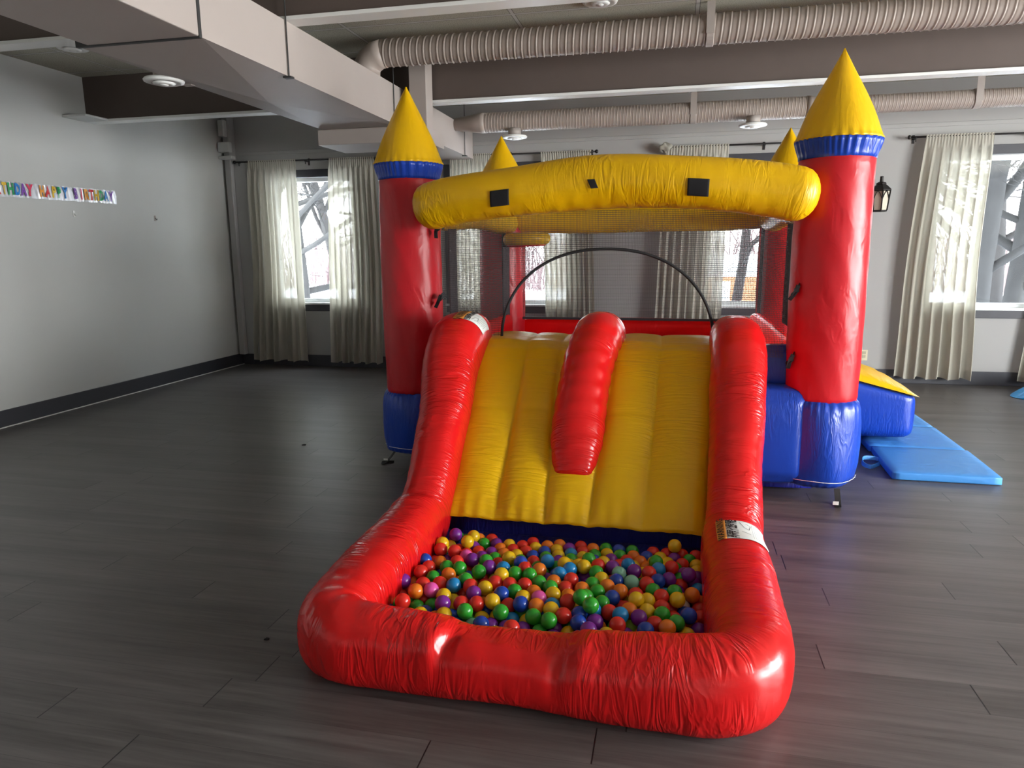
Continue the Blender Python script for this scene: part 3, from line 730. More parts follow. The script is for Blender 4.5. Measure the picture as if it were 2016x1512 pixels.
# --- arched roof tubes
def arch(P, name, lbl, rfull=.145, n=90, seed=0, puck=.004, cap=.11):
    r = random.Random(seed); ph = [r.uniform(0, 6.28) for _ in range(6)]
    def disp(s, th, sw):
        low = max(0, -math.sin(th)+.35)            # gathers along the lower seam
        return puck*.35*low*(math.sin(s*42+2*math.sin(s*5+ph[0])+th*2)*.6+math.sin(s*77+ph[1]-th*3)*.35)+.004*math.sin(s*6+ph[2]+th*2)
    sw = Sweep(P, n=200, m=56, sup=2.15, capa=cap, capb=cap, disp=disp)
    o = at(sw.build(name, YEL, castle)); o['label'] = lbl; return sw, o
fa, fao = arch([(-1.51, 4.13, 1.640, .135, .130), (-1.25, 4.09, 1.690, .14, .135), (-.9, 4.06, 1.727, .145, .138), (-.40, 4.04, 1.765, .148, .140), (.10, 4.02, 1.745, .145, .138), (.45, 4.02, 1.705, .14, .135), (.715, 4.01, 1.650, .135, .135)], 'arch_tube', 'yellow arch tube across the front', seed=1)
arch([(-1.45, 6.40, 1.66, .12, .11), (-.4, 6.42, 1.665, .13, .12), (.78, 6.46, 1.67, .12, .11)], 'arch_tube', 'yellow arch tube across the back', seed=2)
arch([(-1.50, 4.40, 1.63, .10, .10), (-1.47, 5.4, 1.67, .11, .11), (-1.45, 6.35, 1.63, .10, .10)], 'arch_tube', 'yellow arch tube along the left side', seed=3)
arch([(.72, 4.25, 1.63, .10, .10), (.74, 5.3, 1.67, .11, .11), (.78, 6.4, 1.63, .10, .10)], 'arch_tube', 'yellow arch tube along the right side', seed=4)
def patch(sw, par, name, s0, s1, t0, t1, mat, off=.003, nu=10, nv=10, skew=0):
    v = []; f = []
    for i in range(nu+1):
        for j in range(nv+1):
            v.append(sw.pt(s0+(s1-s0)*i/nu+skew*(j/nv-.5), t0+(t1-t0)*j/nv, off))
    for i in range(nu):
        for j in range(nv): a = i*(nv+1)+j; f.append((a, a+1, a+nv+2, a+nv+1))
    o = at(mk(name, v, f, mat, par, True)); 
    sd = o.modifiers.new('thickness', 'SOLIDIFY'); sd.thickness = .002; sd.offset = 0; return o
FRONT = math.pi if fa.fr[100][1].y > 0 else 0.0     # angle that faces the camera side
def frontth(e):  # elevation angle above horizontal on the camera side
    return (math.pi-e) if FRONT else e
for s0, s1, e0, e1, sk in ((.525, .632, -.55, .02, .012), (1.585, 1.69, -.52, .05, -.005), (1.075, 1.115, -.28, .02, -.018)):
    patch(fa, fao, 'velcro_patch', s0, s1, frontth(e0), frontth(e1), VELCRO, .006, skew=sk)

# --- U shaped red bumper: left slide rail, pit wall, right slide rail
P = []
left = [(-1.20, 4.28, .85, .14, .15), (-1.205, 4.08, .88, .155, .158), (-1.205, 3.90, .86, .158, .160), (-1.19, 3.70, .72, .145, .160), (-1.150, 3.45, .515, .128, .158), (-1.128, 3.22, .325, .122, .150), (-1.112, 3.05, .20, .12, .145), (-1.108, 2.93, .160, .125, .150), (-1.108, 2.70, .150, .132, .148), (-1.118, 2.35, .140, .134, .140), (-1.12, 2.17, .134, .132, .134)]
corner1 = [(-1.10, 2.055, .132, .122, .132), (-1.02, 2.00, .128, .118, .128)]
front = [(-.90, 1.99, .124, .116, .124), (-.70, 1.99, .124, .116, .124), (-.45, 1.99, .122, .114, .122), (-.20, 1.985, .124, .116, .124), (.03, 1.975, .130, .122, .130)]
corner2 = [(.15, 1.985, .134, .126, .134), (.238, 2.04, .136, .128, .136), (.272, 2.15, .138, .132, .138)]
rightp = [(.276, 2.35, .140, .134, .140), (.275, 2.62, .150, .130, .150), (.275, 2.86, .165, .125, .155), (.285, 3.02, .21, .122, .15), (.300, 3.22, .345, .122, .148), (.315, 3.45, .52, .128, .15), (.335, 3.70, .72, .135, .155), (.345, 3.90, .855, .138, .160), (.345, 4.06, .88, .138, .160), (.34, 4.24, .86, .13, .15)]
P = left+corner1+front+corner2+rightp
ph = [R.uniform(0, 6.28) for _ in range(10)]
def udisp(s, th, sw):
    top = max(0, math.sin(th)); c = math.cos(th)
    f = max(0, min(1, s/sw.L))*(sw.n-1); i = min(int(f), sw.n-2); row = sw.rows[i]; x, y = row[0], row[1]
    d = .0012*math.sin(s*55+3*math.sin(s*7+ph[0])+2*th)*(.4+.6*top)
    d += .004*math.sin(s*5+2*th+ph[2])+.0025*math.sin(s*13-th+ph[3])
    if y < 2.05 and -1.0 < x < .1:                # lower middle of the front wall, pinched at both ends of the dip
        sm = lambda e, w: 1/(1+math.exp(-(x-e)/w))
        dip = sm(-.655, .014)*(1-sm(-.275, .014))
        d -= .034*dip*top**1.5
        front_up = math.exp(-((th-.75)/.55)**2)
        for e, a in ((-.645, .026), (-.285, .018)):
            d -= a*math.exp(-((x-e-.02*(th-1.2))/.020)**2)*front_up
            d += .010*math.exp(-((x-e+.05*(1 if e < -.5 else -1))/.035)**2)*front_up
    if x < -1 or x > .2:                          # pucker where the rails flatten out into the pit wall
        d -= .014*math.exp(-((y-2.99)/.028)**2)*max(0, math.sin(th+.3))
        d += .006*math.exp(-((y-2.90)/.05)**2)*top
    return d
bump = Sweep(P, n=620, m=72, sup=2.55, capa=.14, capb=.14, disp=udisp)
bumper = at(bump.build('bumper_tube', RED, castle)); bumper['label'] = 'glossy red tube forming both slide rails and the wall around the ball pit'
def s_at(x, y):
    best = min(range(bump.n), key=lambda i: (bump.rows[i][0]-x)**2+(bump.rows[i][1]-y)**2); return bump.L*best/(bump.n-1)

# side skirts under the sloping rails
for xs_, nm in ((-1.17, 0), (.33, 1)):
    v = []; f = []; yy = [3.0, 3.2, 3.45, 3.7, 3.9, 4.1, 4.28]; zt = [.19, .32, .50, .70, .84, .87, .86]
    for y, z in zip(yy, zt):
        for x in (xs_-.075, xs_+.075): v += [(x, y, .01), (x, y, z)]
    for i in range(len(yy)-1):
        a = i*4; f += [(a, a+4, a+5, a+1), (a+2, a+3, a+7, a+6), (a, a+2, a+6, a+4), (a+1, a+5, a+7, a+3)]
    f += [(0, 1, 3, 2), (24, 26, 27, 25)]
    at(mk('side_skirt', v, f, plain('red_cloth', (.62, .008, .01), .5), castle))

# --- yellow slide bed with stitched lobes
def bedz(y):
    # profile of the slope: rises from the pit, levels off at the castle doorway
    pts = [(3.07, .158), (3.095, .182), (3.3, .322), (3.6, .552), (3.85, .752), (3.97, .838), (4.06, .872), (4.2, .885), (4.4, .885)]
    for (a, b_), (c, d) in zip(pts, pts[1:]):
        if y <= c: return b_+(d-b_)*(y-a)/(c-a)
    return pts[-1][1]
NU, NV = 110, 110; v = []; f = []; uvs = []
def seams(t):  # seam x positions at fraction t up the slope
    L = lambda a, b_: a+(b_-a)*t
    return [L(-1.03, -1.10), L(-.785, -.817), L(-.548, -.62), L(-.348, -.30), L(-.098, -.056), L(.17, .25)]
for j in range(NV+1):
    t = j/NV; y = 3.065+(4.36-3.065)*t
    S_ = seams(min(1, t/.75)); z = bedz(y)
    sl = .83 if y < 3.9 else .83*max(0, 1-(y-3.9)/.15)
    nn = Vector((0, -sl, 1)).normalized()
    for i in range(NU+1):
        u = i/NU; x = S_[0]+(S_[5]-S_[0])*u
        k = max(q for q in range(5) if S_[q] <= x+1e-6); q = (x-S_[k])/(S_[k+1]-S_[k])
        lob = math.sqrt(max(0, 1-(2*q-1)**2))
        endf = min(1, max(0, t/.10))**.5
        h = (.014+.028*max(0, min(1, (.72-t)/.30)))*lob*(.45+.55*endf)
        h += .0035*math.sin(x*90+ph[4]+7*t)*max(0, 1-t/.12)*lob+.003*math.sin(y*24+x*9)*lob
        # central crease at mid height
        h -= .006*math.exp(-((t-.42)/.012)**2)*lob
        p = Vector((x, y, z))+nn*h
        v.append(p)
for j in range(NV):
    for i in range(NU):
        a = j*(NU+1)+i; f.append((a, a+1, a+NU+2, a+NU+1))
        for (ii, jj) in ((i, j), (i+1, j), (i+1, j+1), (i, j+1)): uvs.append((jj*.0118*1.4, ii*.0118*.5+3))
# skirt down to the pit floor
k0 = len(v)
for i in range(NU+1): p = v[i]; v.append(Vector((p.x, p.y+.05, p.z-.02)))
for i in range(NU): f.append((i, k0+i, k0+i+1, i+1)); uvs += [(0, 0)]*4
bed = at(mk('slide_bed', v, f, YEL, castle, True, uvs)); bed['label'] = 'yellow padded slide slope with stitched lengthwise lobes'
# red divider ridge
def ddisp(s, th, sw): return .0022*math.sin(s*60+2*th+ph[5])+.003*math.sin(s*9+th*2)
dv = Sweep([(-.446, 3.27, .315, .082, .030), (-.446, 3.33, .375, .105, .075), (-.447, 3.44, .470, .128, .112), (-.447, 3.62, .625, .135, .135), (-.438, 3.78, .768, .136, .140), (-.420, 3.90, .862, .134, .140), (-.402, 4.02, .915, .132, .140), (-.390, 4.20, .90, .13, .135), (-.385, 4.32, .87, .12, .12)], n=120, m=48, sup=2.2, capa=.03, capb=.12, disp=ddisp)
dvo = at(dv.build('divider_ridge', RED, castle)); dvo['label'] = 'red ridge splitting the slide into two lanes'
# pit floor
pf = at(puffbox('pit_floor', -1.12, .25, 2.00, 3.20, .012, .058, NAVY, castle, .008, 16, None, .02)); pf['label'] = 'navy floor of the ball pit'
pb = at(puffbox('slide_base', -1.04, .22, 3.16, 4.0, .012, .17, NAVY, castle, .0, 8, None, .02)); pb['label'] = 'navy panel under the foot of the slide'

# --- nets
def net(name, quad, hole=None, nu=60, nv=40, edge=.0):
    """quad: p00,p10,p11,p01 corners (world). hole(u_m, v_m, point) -> True to cut"""
    A, B, C_, D = [Vector(q) for q in quad]; W_ = (B-A).length; H_ = (D-A).length
    v = []; f = []; uvs = []; rr = random.Random(5)
    for j in range(nv+1):
        for i in range(nu+1):
            u, w = i/nu, j/nv; p = A.lerp(B, u).lerp(D.lerp(C_, u), w)
            nrm = (B-A).cross(D-A).normalized(); p = p+nrm*(.012*math.sin(u*9+w*4)*math.sin(math.pi*u)*math.sin(math.pi*w)+.004*math.sin(u*31+w*17)*math.sin(math.pi*w))
            v.append(p)
    for j in range(nv):
        for i in range(nu):
            a = j*(nu+1)+i; c = (v[a]+v[a+nu+2])/2
            if hole and hole(c): continue
            f.append((a, a+1, a+nu+2, a+nu+1))
            for (ii, jj) in ((i, j), (i+1, j), (i+1, j+1), (i, j+1)): uvs.append((ii/nu*W_, jj/nv*H_))
    return at(mk(name, v, f, NET, castle, True, uvs))
AX, AZ, AW, AH = -.385, .87, .615, .535
def arcpts(n=60, y=4.155):
    pts = []
    for i in range(n+1):
        a = math.pi*i/n; c, s_ = math.cos(a), math.sin(a)
        pts.append((AX-AW*math.copysign(abs(c)**.9, c), y, AZ+AH*s_**.95 if s_ > 0 else AZ))
    return pts
def inarch(c):
    if c.z < AZ: return abs(c.x-AX) < AW
    q = abs((c.x-AX)/AW); return q < 1 and (c.z-AZ)/AH < (1-q**(2/.9))**(.475)
# front net is cut exactly along the arch: strips run from the arc up to the top edge
v = []; f = []; uvs = []; arc = arcpts(80); top = 1.62
cols = [(-1.37, .80)]+[(-1.37+(AX-AW+1.37)*k/6, .80) for k in range(1, 6)]+[(p[0], p[2]) for p in arc]+[(AX+AW+(.61-AX-AW)*k/6, .80) for k in range(1, 7)]
nv_ = 14
for x, z in cols:
    for j in range(nv_+1):
        zz = z+(top-z)*j/nv_; v.append((x, 4.155+.006*math.sin(x*8+zz*5), zz))
for i in range(len(cols)-1):
    for j in range(nv_):
        a = i*(nv_+1)+j; b_ = a+nv_+1; f.append((a, b_, b_+1, a+1))
        for q in (a, b_, b_+1, a+1): uvs.append((v[q][0]+5, v[q][2]))
fn = at(mk('net_panel', v, f, NET, castle, True, uvs)); fn['label'] = 'dark mesh net across the front above the arched opening'
at(MB().tube([(p[0], p[1]-.004, p[2]) for p in arc], .0085, 8).build('net_arch_trim', BLACK, fn, True))
sn = net('net_panel', ((-1.45, 4.58, .83), (-1.43, 6.24, .83), (-1.43, 6.24, 1.58), (-1.45, 4.58, 1.58)))
at(bev(MB().box(-1.455, -1.445, 4.56, 4.72, .80, 1.60).build('net_border', NETEDGE, sn), .002))
at(bev(MB().box(-1.435, -1.425, 6.00, 6.30, .80, 1.60).build('net_border', NETEDGE, sn), .002))
at(bev(MB().box(-1.455, -1.425, 4.56, 6.26, .80, .83).build('net_border', NETEDGE, sn), .002))
sn = net('net_panel', ((.70, 4.36, .85), (.72, 6.46, .85), (.72, 6.46, 1.58), (.70, 4.36, 1.58)))
at(bev(MB().box(.690, .710, 4.36, 4.86, .93, 1.60).build('net_border', NETEDGE, sn), .002))
at(bev(MB().box(.715, .725, 6.30, 6.50, .85, 1.60).build('net_border', NETEDGE, sn), .002))
sn = net('net_panel', ((-1.36, 6.36, .80), (.76, 6.40, .80), (.76, 6.40, 1.60), (-1.36, 6.36, 1.60)))
at(bev(MB().box(-1.34, .74, 6.355, 6.385, .785, .805).build('net_border', NETEDGE, sn), .002))

# --- inflatable hoop at the back left tower
v = []; f = []; uvs = []; nM, nm_ = 48, 20; RM, rm = .150, .052; hc = Vector((-1.225, 6.02, 1.495))
for i in range(nM):
    a = 2*math.pi*i/nM
    for j in range(nm_):
        b_ = 2*math.pi*j/nm_; r = RM+rm*math.cos(b_)
        v.append(hc+Vector((r*math.cos(a), r*math.sin(a), rm*math.sin(b_)+.10*(RM*math.cos(a))*.25)))
for i in range(nM):
    for j in range(nm_):
        i2, j2 = (i+1) % nM, (j+1) % nm_; f.append((i*nm_+j, i2*nm_+j, i2*nm_+j2, i*nm_+j2))
        for (ii, jj) in ((i, j), (i+1, j), (i+1, j+1), (i, j+1)): uvs.append((ii*.02, jj*.016))
hoop = at(mk('basketball_hoop', v, f, YEL, castle, True, uvs)); hoop['label'] = 'small yellow inflatable hoop with a red lower edge'
pts = [hc+Vector((.155*math.cos(a), .155*math.sin(a), -.052+.0375*.1*math.cos(a))) for a in [2*math.pi*k/48 for k in range(49)]]
at(MB().tube(pts, .010, 8, False).build('hoop_rim', RED, hoop, True))

# --- entrance step on the right side
def stepwarp(x, y, z):
    if z > .2:
        t = (x-1.00)/.68; top = .56-.175*t; bulge = .045*math.sin(math.pi*max(0, min(1, t)))
        z = .2+(z-.2)/(.5-.2)*(top-.2)
    return x, y, z
st = at(puffbox('step_block', 1.00, 1.665, 5.30, 6.0, .088, .50, BLU, castle, .022, 14, stepwarp, .05)); st['label'] = 'blue entrance step block on the right side'
v = []; f = []; uvs = []; n1 = 26
for j in range(n1+1):
    for i in range(n1+1):
        s_, t = i/n1, j/n1; x = .99+.69*s_; y = 5.285+.73*t
        z = .565-.180*s_+.075*(math.sin(math.pi*s_)**.7)*(math.sin(math.pi*t)**.5)+.035*math.sin(math.pi*t)**.5*(1-s_)
        z += .004*math.sin(s_*46+3*t)*(1-abs(2*t-1))
        v.append((x, y, z))
for j in range(n1):
    for i in range(n1):
        a = j*(n1+1)+i; f.append((a, a+1, a+n1+2, a+n1+1))
        for (ii, jj) in ((i, j), (i+1, j), (i+1, j+1), (i, j+1)): uvs.append((ii*.027, jj*.027))
at(mk('step_top', v, f, YEL, st, True, uvs))['label'] = 'yellow sloping top of the step'

# --- ties, straps, tags
def strapline(pts, w, name, par, mat=BLACK, th=.003, side=Vector((0, 0, 1))):
    pts = [Vector(p) for p in catmull([tuple(p) for p in pts], 24)[0]]; v = []; f = []
    for i, p in enumerate(pts):
        t = (pts[min(i+1, 23)]-pts[max(i-1, 0)]).normalized(); s_ = (side-t*side.dot(t)).normalized(); n_ = t.cross(s_)
        for a, b_ in ((-1, -1), (1, -1), (1, 1), (-1, 1)): v.append(p+s_*a*w/2+n_*b_*th/2)
    for i in range(23):
        for k in range(4): k2 = (k+1) % 4; f.append((i*4+k, i*4+k2, (i+1)*4+k2, (i+1)*4+k))
    f += [(3, 2, 1, 0), (92, 93, 94, 95)]
    return at(mk(name, v, f, mat, par))
for (x, y, z), d in (((-1.435, 4.33, 1.53), 0), ((-1.432, 4.33, 1.10), 1), ((.645, 4.14, 1.175), 1), ((.64, 4.14, .80), 0)):
    k = castle
    strapline([(x-.02, y-.03, z-.03), (x, y-.05, z), (x+.02, y-.03, z+.03), (x+.03, y, z+.01)], .030, 'tie_strap', k, side=Vector((.3, .2, 1)))
    strapline([(x+.01, y-.05, z+.03), (x-.005, y-.055, z-.01), (x-.01-.02*d, y-.04, z-.05)], .022, 'tie_strap', k, side=Vector((1, 0, .2)))
strapline([(.905, 4.00, .11), (.91, 3.985, .06), (.918, 3.99, .012), (.922, 4.04, .004), (.92, 4.07, .012)], .030, 'anchor_strap', castle, side=Vector((1, 0, 0)))
strapline([(-1.75, 4.25, .115), (-1.785, 4.255, .07), (-1.835, 4.28, .02), (-1.87, 4.285, .008), (-1.86, 4.31, .006), (-1.80, 4.33, .004)], .022, 'anchor_strap', castle, side=Vector((0, .6, .8)))
o = at(bev(MB().box(.885, .915, 3.975, 3.978, .025, .045).build('care_tag', LABELW, castle), .001))
o = at(bev(MB().box(-1.845, -1.815, 4.26, 4.262, .035, .048).build('care_tag', LABELW, castle), .001))

# --- warning labels wrapped on the red tube
def warning(sA, sB, tA, tB, horiz):
    """orange head at angle tA; runs around the tube from tA to tB; spans sA..sB along it"""
    ts = tA+(tB-tA)*.20
    lab = patch(bump, bumper, 'warning_label', sA, sB, ts, tB, LABELW, .0035, 12, 18)
    patch(bump, lab, 'label_header', sA, sB, tA, ts, LABELO, .0036, 8, 6)
    W_ = sB-sA
    def put(txt, u, w, size, along=True, bold=.0, mat=PRINT, nm='print'):
        tv, tf = text_verts(txt, size, bold); out = []
        arc = .27*abs(tB-tA)/1.9
        for a, b_, _ in tv:
            # text reads along the tube axis, its top towards the orange head
            ss = (sA+sB)/2+(u*W_)+a*(1 if horiz > 0 else -1); tt = tA+(tB-tA)*w-b_/.135*(1 if tB > tA else -1)
            out.append(bump.pt(ss, tt, .0058))
        at(mk(nm, out, tf, mat, lab))
    put('WARNING', 0, .10, W_*.24, bold=.0005)
    for u, w, t_ in ((-.26, .27, 'KEEP'), (.25, .26, 'NEVER'), (-.26, .33, 'AWAY'), (.25, .32, 'LEAVE')): put(t_, u, w, W_*.17, bold=.0008)
    # pictogram strokes and fine rules
    def rule(u0, w0, u1, w1, th=.0012):
        n = 8; v = []; f = []
        for i in range(n+1):
            q = i/n; uu = u0+(u1-u0)*q; ww = w0+(w1-w0)*q
            for sg in (-1, 1):
                du = (w1-w0)*sg; dw = -(u1-u0)*sg; l = math.hypot(du, dw)+1e-9
                v.append(bump.pt((sA+sB)/2+(uu+du/l*th/W_)*W_, tA+(tB-tA)*(ww+dw/l*th/.25), .0058))
        for i in range(n): f.append((2*i, 2*i+1, 2*i+3, 2*i+2))
        at(mk('print', v, f, PRINT, lab))
    rule(.40, .40, .15, .47); rule(.15, .47, .05, .56); rule(.05, .56, .30, .60); rule(.30, .60, .38, .50)
    rule(-.1, .42, -.2, .58); rule(-.42, .63, .42, .63, .0006)
    for k in range(5): rule(-.42, .68+.05*k, .38-.1*(k % 2), .68+.05*k, .0006)
sR = s_at(.275, 2.80)
# which angle is up-left (inside) on the right run of the tube: side vector = t x up
def angle_of(sl, d):
    i = int(sl/bump.L*(bump.n-1)); t, side, u = bump.fr[i]; d = Vector(d); return math.atan2(d.dot(u), d.dot(side))
tin = angle_of(sR, (-.50, 0, .87)); tout = angle_of(sR, (.80, 0, .60))
warning(sR-.095, sR+.065, tin, tout, 1)
sL = s_at(-1.205, 4.0)
tin = angle_of(sL, (-.05, -.1, 1)); tout = angle_of(sL, (.95, -.1, .3))
warning(sL-.06, sL+.075, tin, tout, -1)

# ================================================================== THINGS BESIDE THE CASTLE
# folding mat
root = empty('exercise_mat', (1.65, 5.4, 0)); tag(root, 'light blue folding floor mat lying partly under the blue step block', 'floor mat')
def mp(*a): o = puffbox(*a); o.matrix_parent_inverse = Matrix.Translation(-root.location); return o
mp('mat_panel', 1.345, 1.945, 4.58, 5.20, .002, .050, MATBLUE, root, .004, 12, lambda x, y, z: (x+.05*(y-4.58), y, z), .006)
mp('mat_panel', 1.365, 1.965, 5.205, 5.85, .002, .050, MATBLUE, root, .004, 12, lambda x, y, z: (x+.02*(y-5.2), y, z), .006)
mp('mat_panel', 1.375, 1.975, 5.855, 6.45, .002, .050, MATBLUE, root, .004, 12, None, .006)
pts = [(1.345, 4.86, .02), (1.28, 4.80, .012), (1.24, 4.84, .02), (1.26, 4.92, .035), (1.33, 4.95, .03), (1.36, 4.95, .022)]
o = strapline(pts, .026, 'carry_strap', root, MATBLUE, side=Vector((.2, .2, 1))); o.matrix_parent_inverse = Matrix.Translation(-root.location)
# crumpled bright blue bag / folded inflatable at the right edge
def cw(x, y, z):
    t = (x-3.20)/.5; k = min(1, max(.05, t*1.5+.12)); z = z*k
    return x+.02*math.sin(9*y), 7.42+(y-7.42)*(.35+.65*min(1, t+.25))+.02*math.sin(14*x), max(.002, z+.008*math.sin(23*x+17*y)*k)
o = puffbox('folded_inflatable', 3.19, 3.95, 7.22, 7.66, .002, .19, SACKBLUE, None, .02, 14, cw, .03)
tag(o, 'crumpled bright blue folded inflatable on the floor at the right edge by the curtain', 'folded inflatable')

BALLS_TOP = '''y-1821,22084,1242 p-2405,21974,1443 y1325,22809,952 o174,22619,1455 b-537,22471,1371 r-5752,21296,952 r-4975,21584,1431 y-6336,21296,952 y-3901,21413,952 g-4490,21859,952 b-7184,21296,952 b-7879,21296,952 g-3821,22356,1426 b-6148,21952,1241 r-1483,22523,1424 g-2450,22944,1839 r-9043,21296,952 g-8460,21296,952 p-9633,21296,952 g-4429,22635,1352 g-6853,22376,1427 r-3376,22748,1447 g-5617,22691,1358 p-142,22566,952 p-793,23146,1443 y-7592,22246,1266 b-4997,23203,1479 b901,23701,1409 y510,24702,1457 r-9293,22626,1424 o1049,25279,1407 y846,23138,952 y-8491,22258,1168 r-6613,23090,1373 p-3624,22076,952 r-1303,22033,952 o-9091,23445,1433 c-2307,21676,952 b-2805,22400,1422 p-3329,21296,952 y-6055,23235,1453 y-936,24106,1611 r-3378,23758,1456 c-7820,24174,1446 k-8555,23666,1432 g-2880,23653,1740 r431,22733,952 p-9834,24102,1456 p956,26912,1439 p-7802,22767,1431 y-5651,21889,952 g-8,23511,1453 g-4149,22327,952 o-6759,21696,952 r-1844,23471,1353 g-7193,25534,1428 t-1197,25818,1428 y-6594,24211,1429 g478,23116,1400 y-3130,26647,1516 r209,22016,952 c-1425,23096,1497 b-1822,24452,1420 p-2260,22651,1375 o-4422,23205,1455 b-726,22118,952 y-3144,22397,952 r-2747,21296,952 y-3982,24182,1464 g-5752,25672,1430 b-5848,23777,1496 p-7758,26553,1429 o-2858,21869,952 p-6903,23724,1432 r-63,24795,1472 r-9448,25019,1439 g-8008,25584,1477 p1248,23555,952 p-1149,26820,1428 r294,27498,1407 y-3866,23058,1451 o-1560,24969,1439 p-1209,22708,952 y418,29683,1420 o-10060,21693,952 r-9368,27279,1432 g-2406,24774,1437 c-4721,27257,1333 p-6900,26037,1430 g-7535,21761,952 y-534,23757,1381 p203,26684,1275 c-7114,22159,952 b-9968,22676,952 r-244,22996,1334 o-8323,25096,1400 r-3498,25565,1429 y-8512,28446,1365 r-6316,24716,1432 g-8111,21865,952 g-5446,24189,1429 y-6305,27016,1429 p-9219,28969,1432 r-618,25804,1429 o-4864,26173,1429 g-4664,25036,1452 g-5160,25659,1431 r1325,24464,952 b-211,26231,1383 y-5069,21880,952 o-2077,25248,1449 r-569,26758,1430 r-8419,24305,1384 y-6208,25283,1510 c-4028,25985,1430 r-5162,24733,1443 r-8714,27205,1430 r-8754,21796,952 r-7191,23045,1335 y-9530,22327,952 b-2848,22985,1424 c-3673,26446,1444 p-2020,27015,1423 c-9335,21792,952 r-5497,23380,1261 k-4453,23833,1435 b-1775,25799,1434 c-214,27216,1405 g-2149,23965,1421 y-552,24484,1416 o-1159,23603,1429 r-3617,24877,1394 g-368,25280,1428 r-7177,24240,1436 t-1727,26483,1428 g406,25275,1457 g-2613,26388,1433 g-4172,24728,1449 c-1418,27338,1427 b-9650,26059,1454 y-8006,23505,1322 p-762,21538,952 g-327,27980,1374 r-5739,24689,1429 g-7515,24711,1442 g-8893,24887,1315 y-1870,21296,952 y-8980,22483,952 r-34,24233,1332 r1325,25037,952 t-6545,22251,952 r-9316,25585,1386 g-7985,29269,952 g-2651,25361,1427 y-5034,23783,1421 c1325,26617,952 g-8582,25666,1427 o-2989,24877,1427 g-8946,23143,952 r-2604,27055,1419 o-9052,26229,1327 g-3041,27562,1428 y-2352,25861,1429 r-9008,24036,1429 p-4762,22374,952 y-3966,26948,1428 b-5735,26672,1429 y-8472,29277,1272 g-7176,26549,1429 c-5281,22944,952 o-8009,22486,952 c-6318,26026,1429 o-4736,24349,1377 r647,26873,952 g-8427,23364,952 r745,28852,952 r1325,29800,952 l-1061,23271,952 o-4152,25428,1337 r-5446,26167,1429 y-9482,27853,1456 r-8314,26205,1429 y1325,28834,952 p-5922,22405,952 o-993,28745,952 y-5612,29268,952 r-5963,28826,952 p1325,27694,952 b-5571,28401,952 k-8148,26993,1350 g-1881,29194,952 y-2443,29246,952 g-1392,29800,952 g1044,29322,952 b-5147,28926,952 y-4648,29222,952 r-5430,27842,952 b-1969,29765,952 g-9914,23248,952 p421,29328,952 p-7412,29348,952 y-4488,28669,952 c-1289,21296,952 p-4132,29490,952 o-3094,29664,952 g-2543,29800,952 y-6350,22791,952 p1153,27157,952 b-745,29280,952 p-3663,22658,952 o1325,25610,952 r-991,24863,1404 c-3926,23623,1317 o-1310,29235,952 c-3980,28947,952 r-7986,28381,952 r-484,29800,952 r-3654,29800,952 o-5123,29558,952 o-3433,24329,1365 r742,29800,952 p-3128,26763,952 r-3498,29257,952 y1325,28267,952 p-7417,28378,952 o-7118,28866,952 r-9860,23820,952 r-6541,28866,952 r-6216,29350,952 r-5823,29800,952 y-6831,29372,952 c-2296,22256,952 o-4607,29800,952 r-8881,23720,952 p-2217,28716,952 r99,29800,952 r-7754,29800,952 g-7142,27871,952 g-2965,29030,952 y-4713,22950,952 b-7482,22723,952 o-6841,28365,952 g-3906,28392,952 b-6320,23365,952 y-2446,27680,1277 y-6269,28351,952 r-7469,24376,952 c-2403,23364,1441 r-653,22855,952 g-5004,23448,952 b-8493,22795,952 y-176,29308,952 p-5344,22380,952 o-9755,24949,952 r-6864,27365,952 r257,24827,952 g-4989,28374,952 g-2778,24333,1417 y139,28835,952 y-3428,28697,952 p-7716,27881,952 y-7766,23877,952 r-1561,28721,952 w708,25188,952 g651,27439,952 g-4380,27524,952 y-3413,27115,1315 o-676,28204,952 y-5841,23042,952 o946,24050,952 p-8338,28817,952 r-1318,24174,1187 r393,24204,952 p-4391,28104,952 b788,24619,952 r-9454,22907,952 y-9403,28700,952 p-9041,27240,952 p-4586,26339,952 y-2656,22707,952 g-3177,22977,952 r-1832,28230,952 y-7475,23377,952 g-6911,22705,952 r-7180,25868,952 r-6896,25366,952 o-8327,29744,952 r-9807,24390,952 p834,27972,952 o-2177,23037,952 r-8043,26385,952 g-5152,27332,952 g330,21445,952 r-8919,28389,952 r-8452,28047,952 y-1229,25134,952 g458,28377,952 r-9561,27010,952 b-7749,25876,952 r-1529,24646,952'''
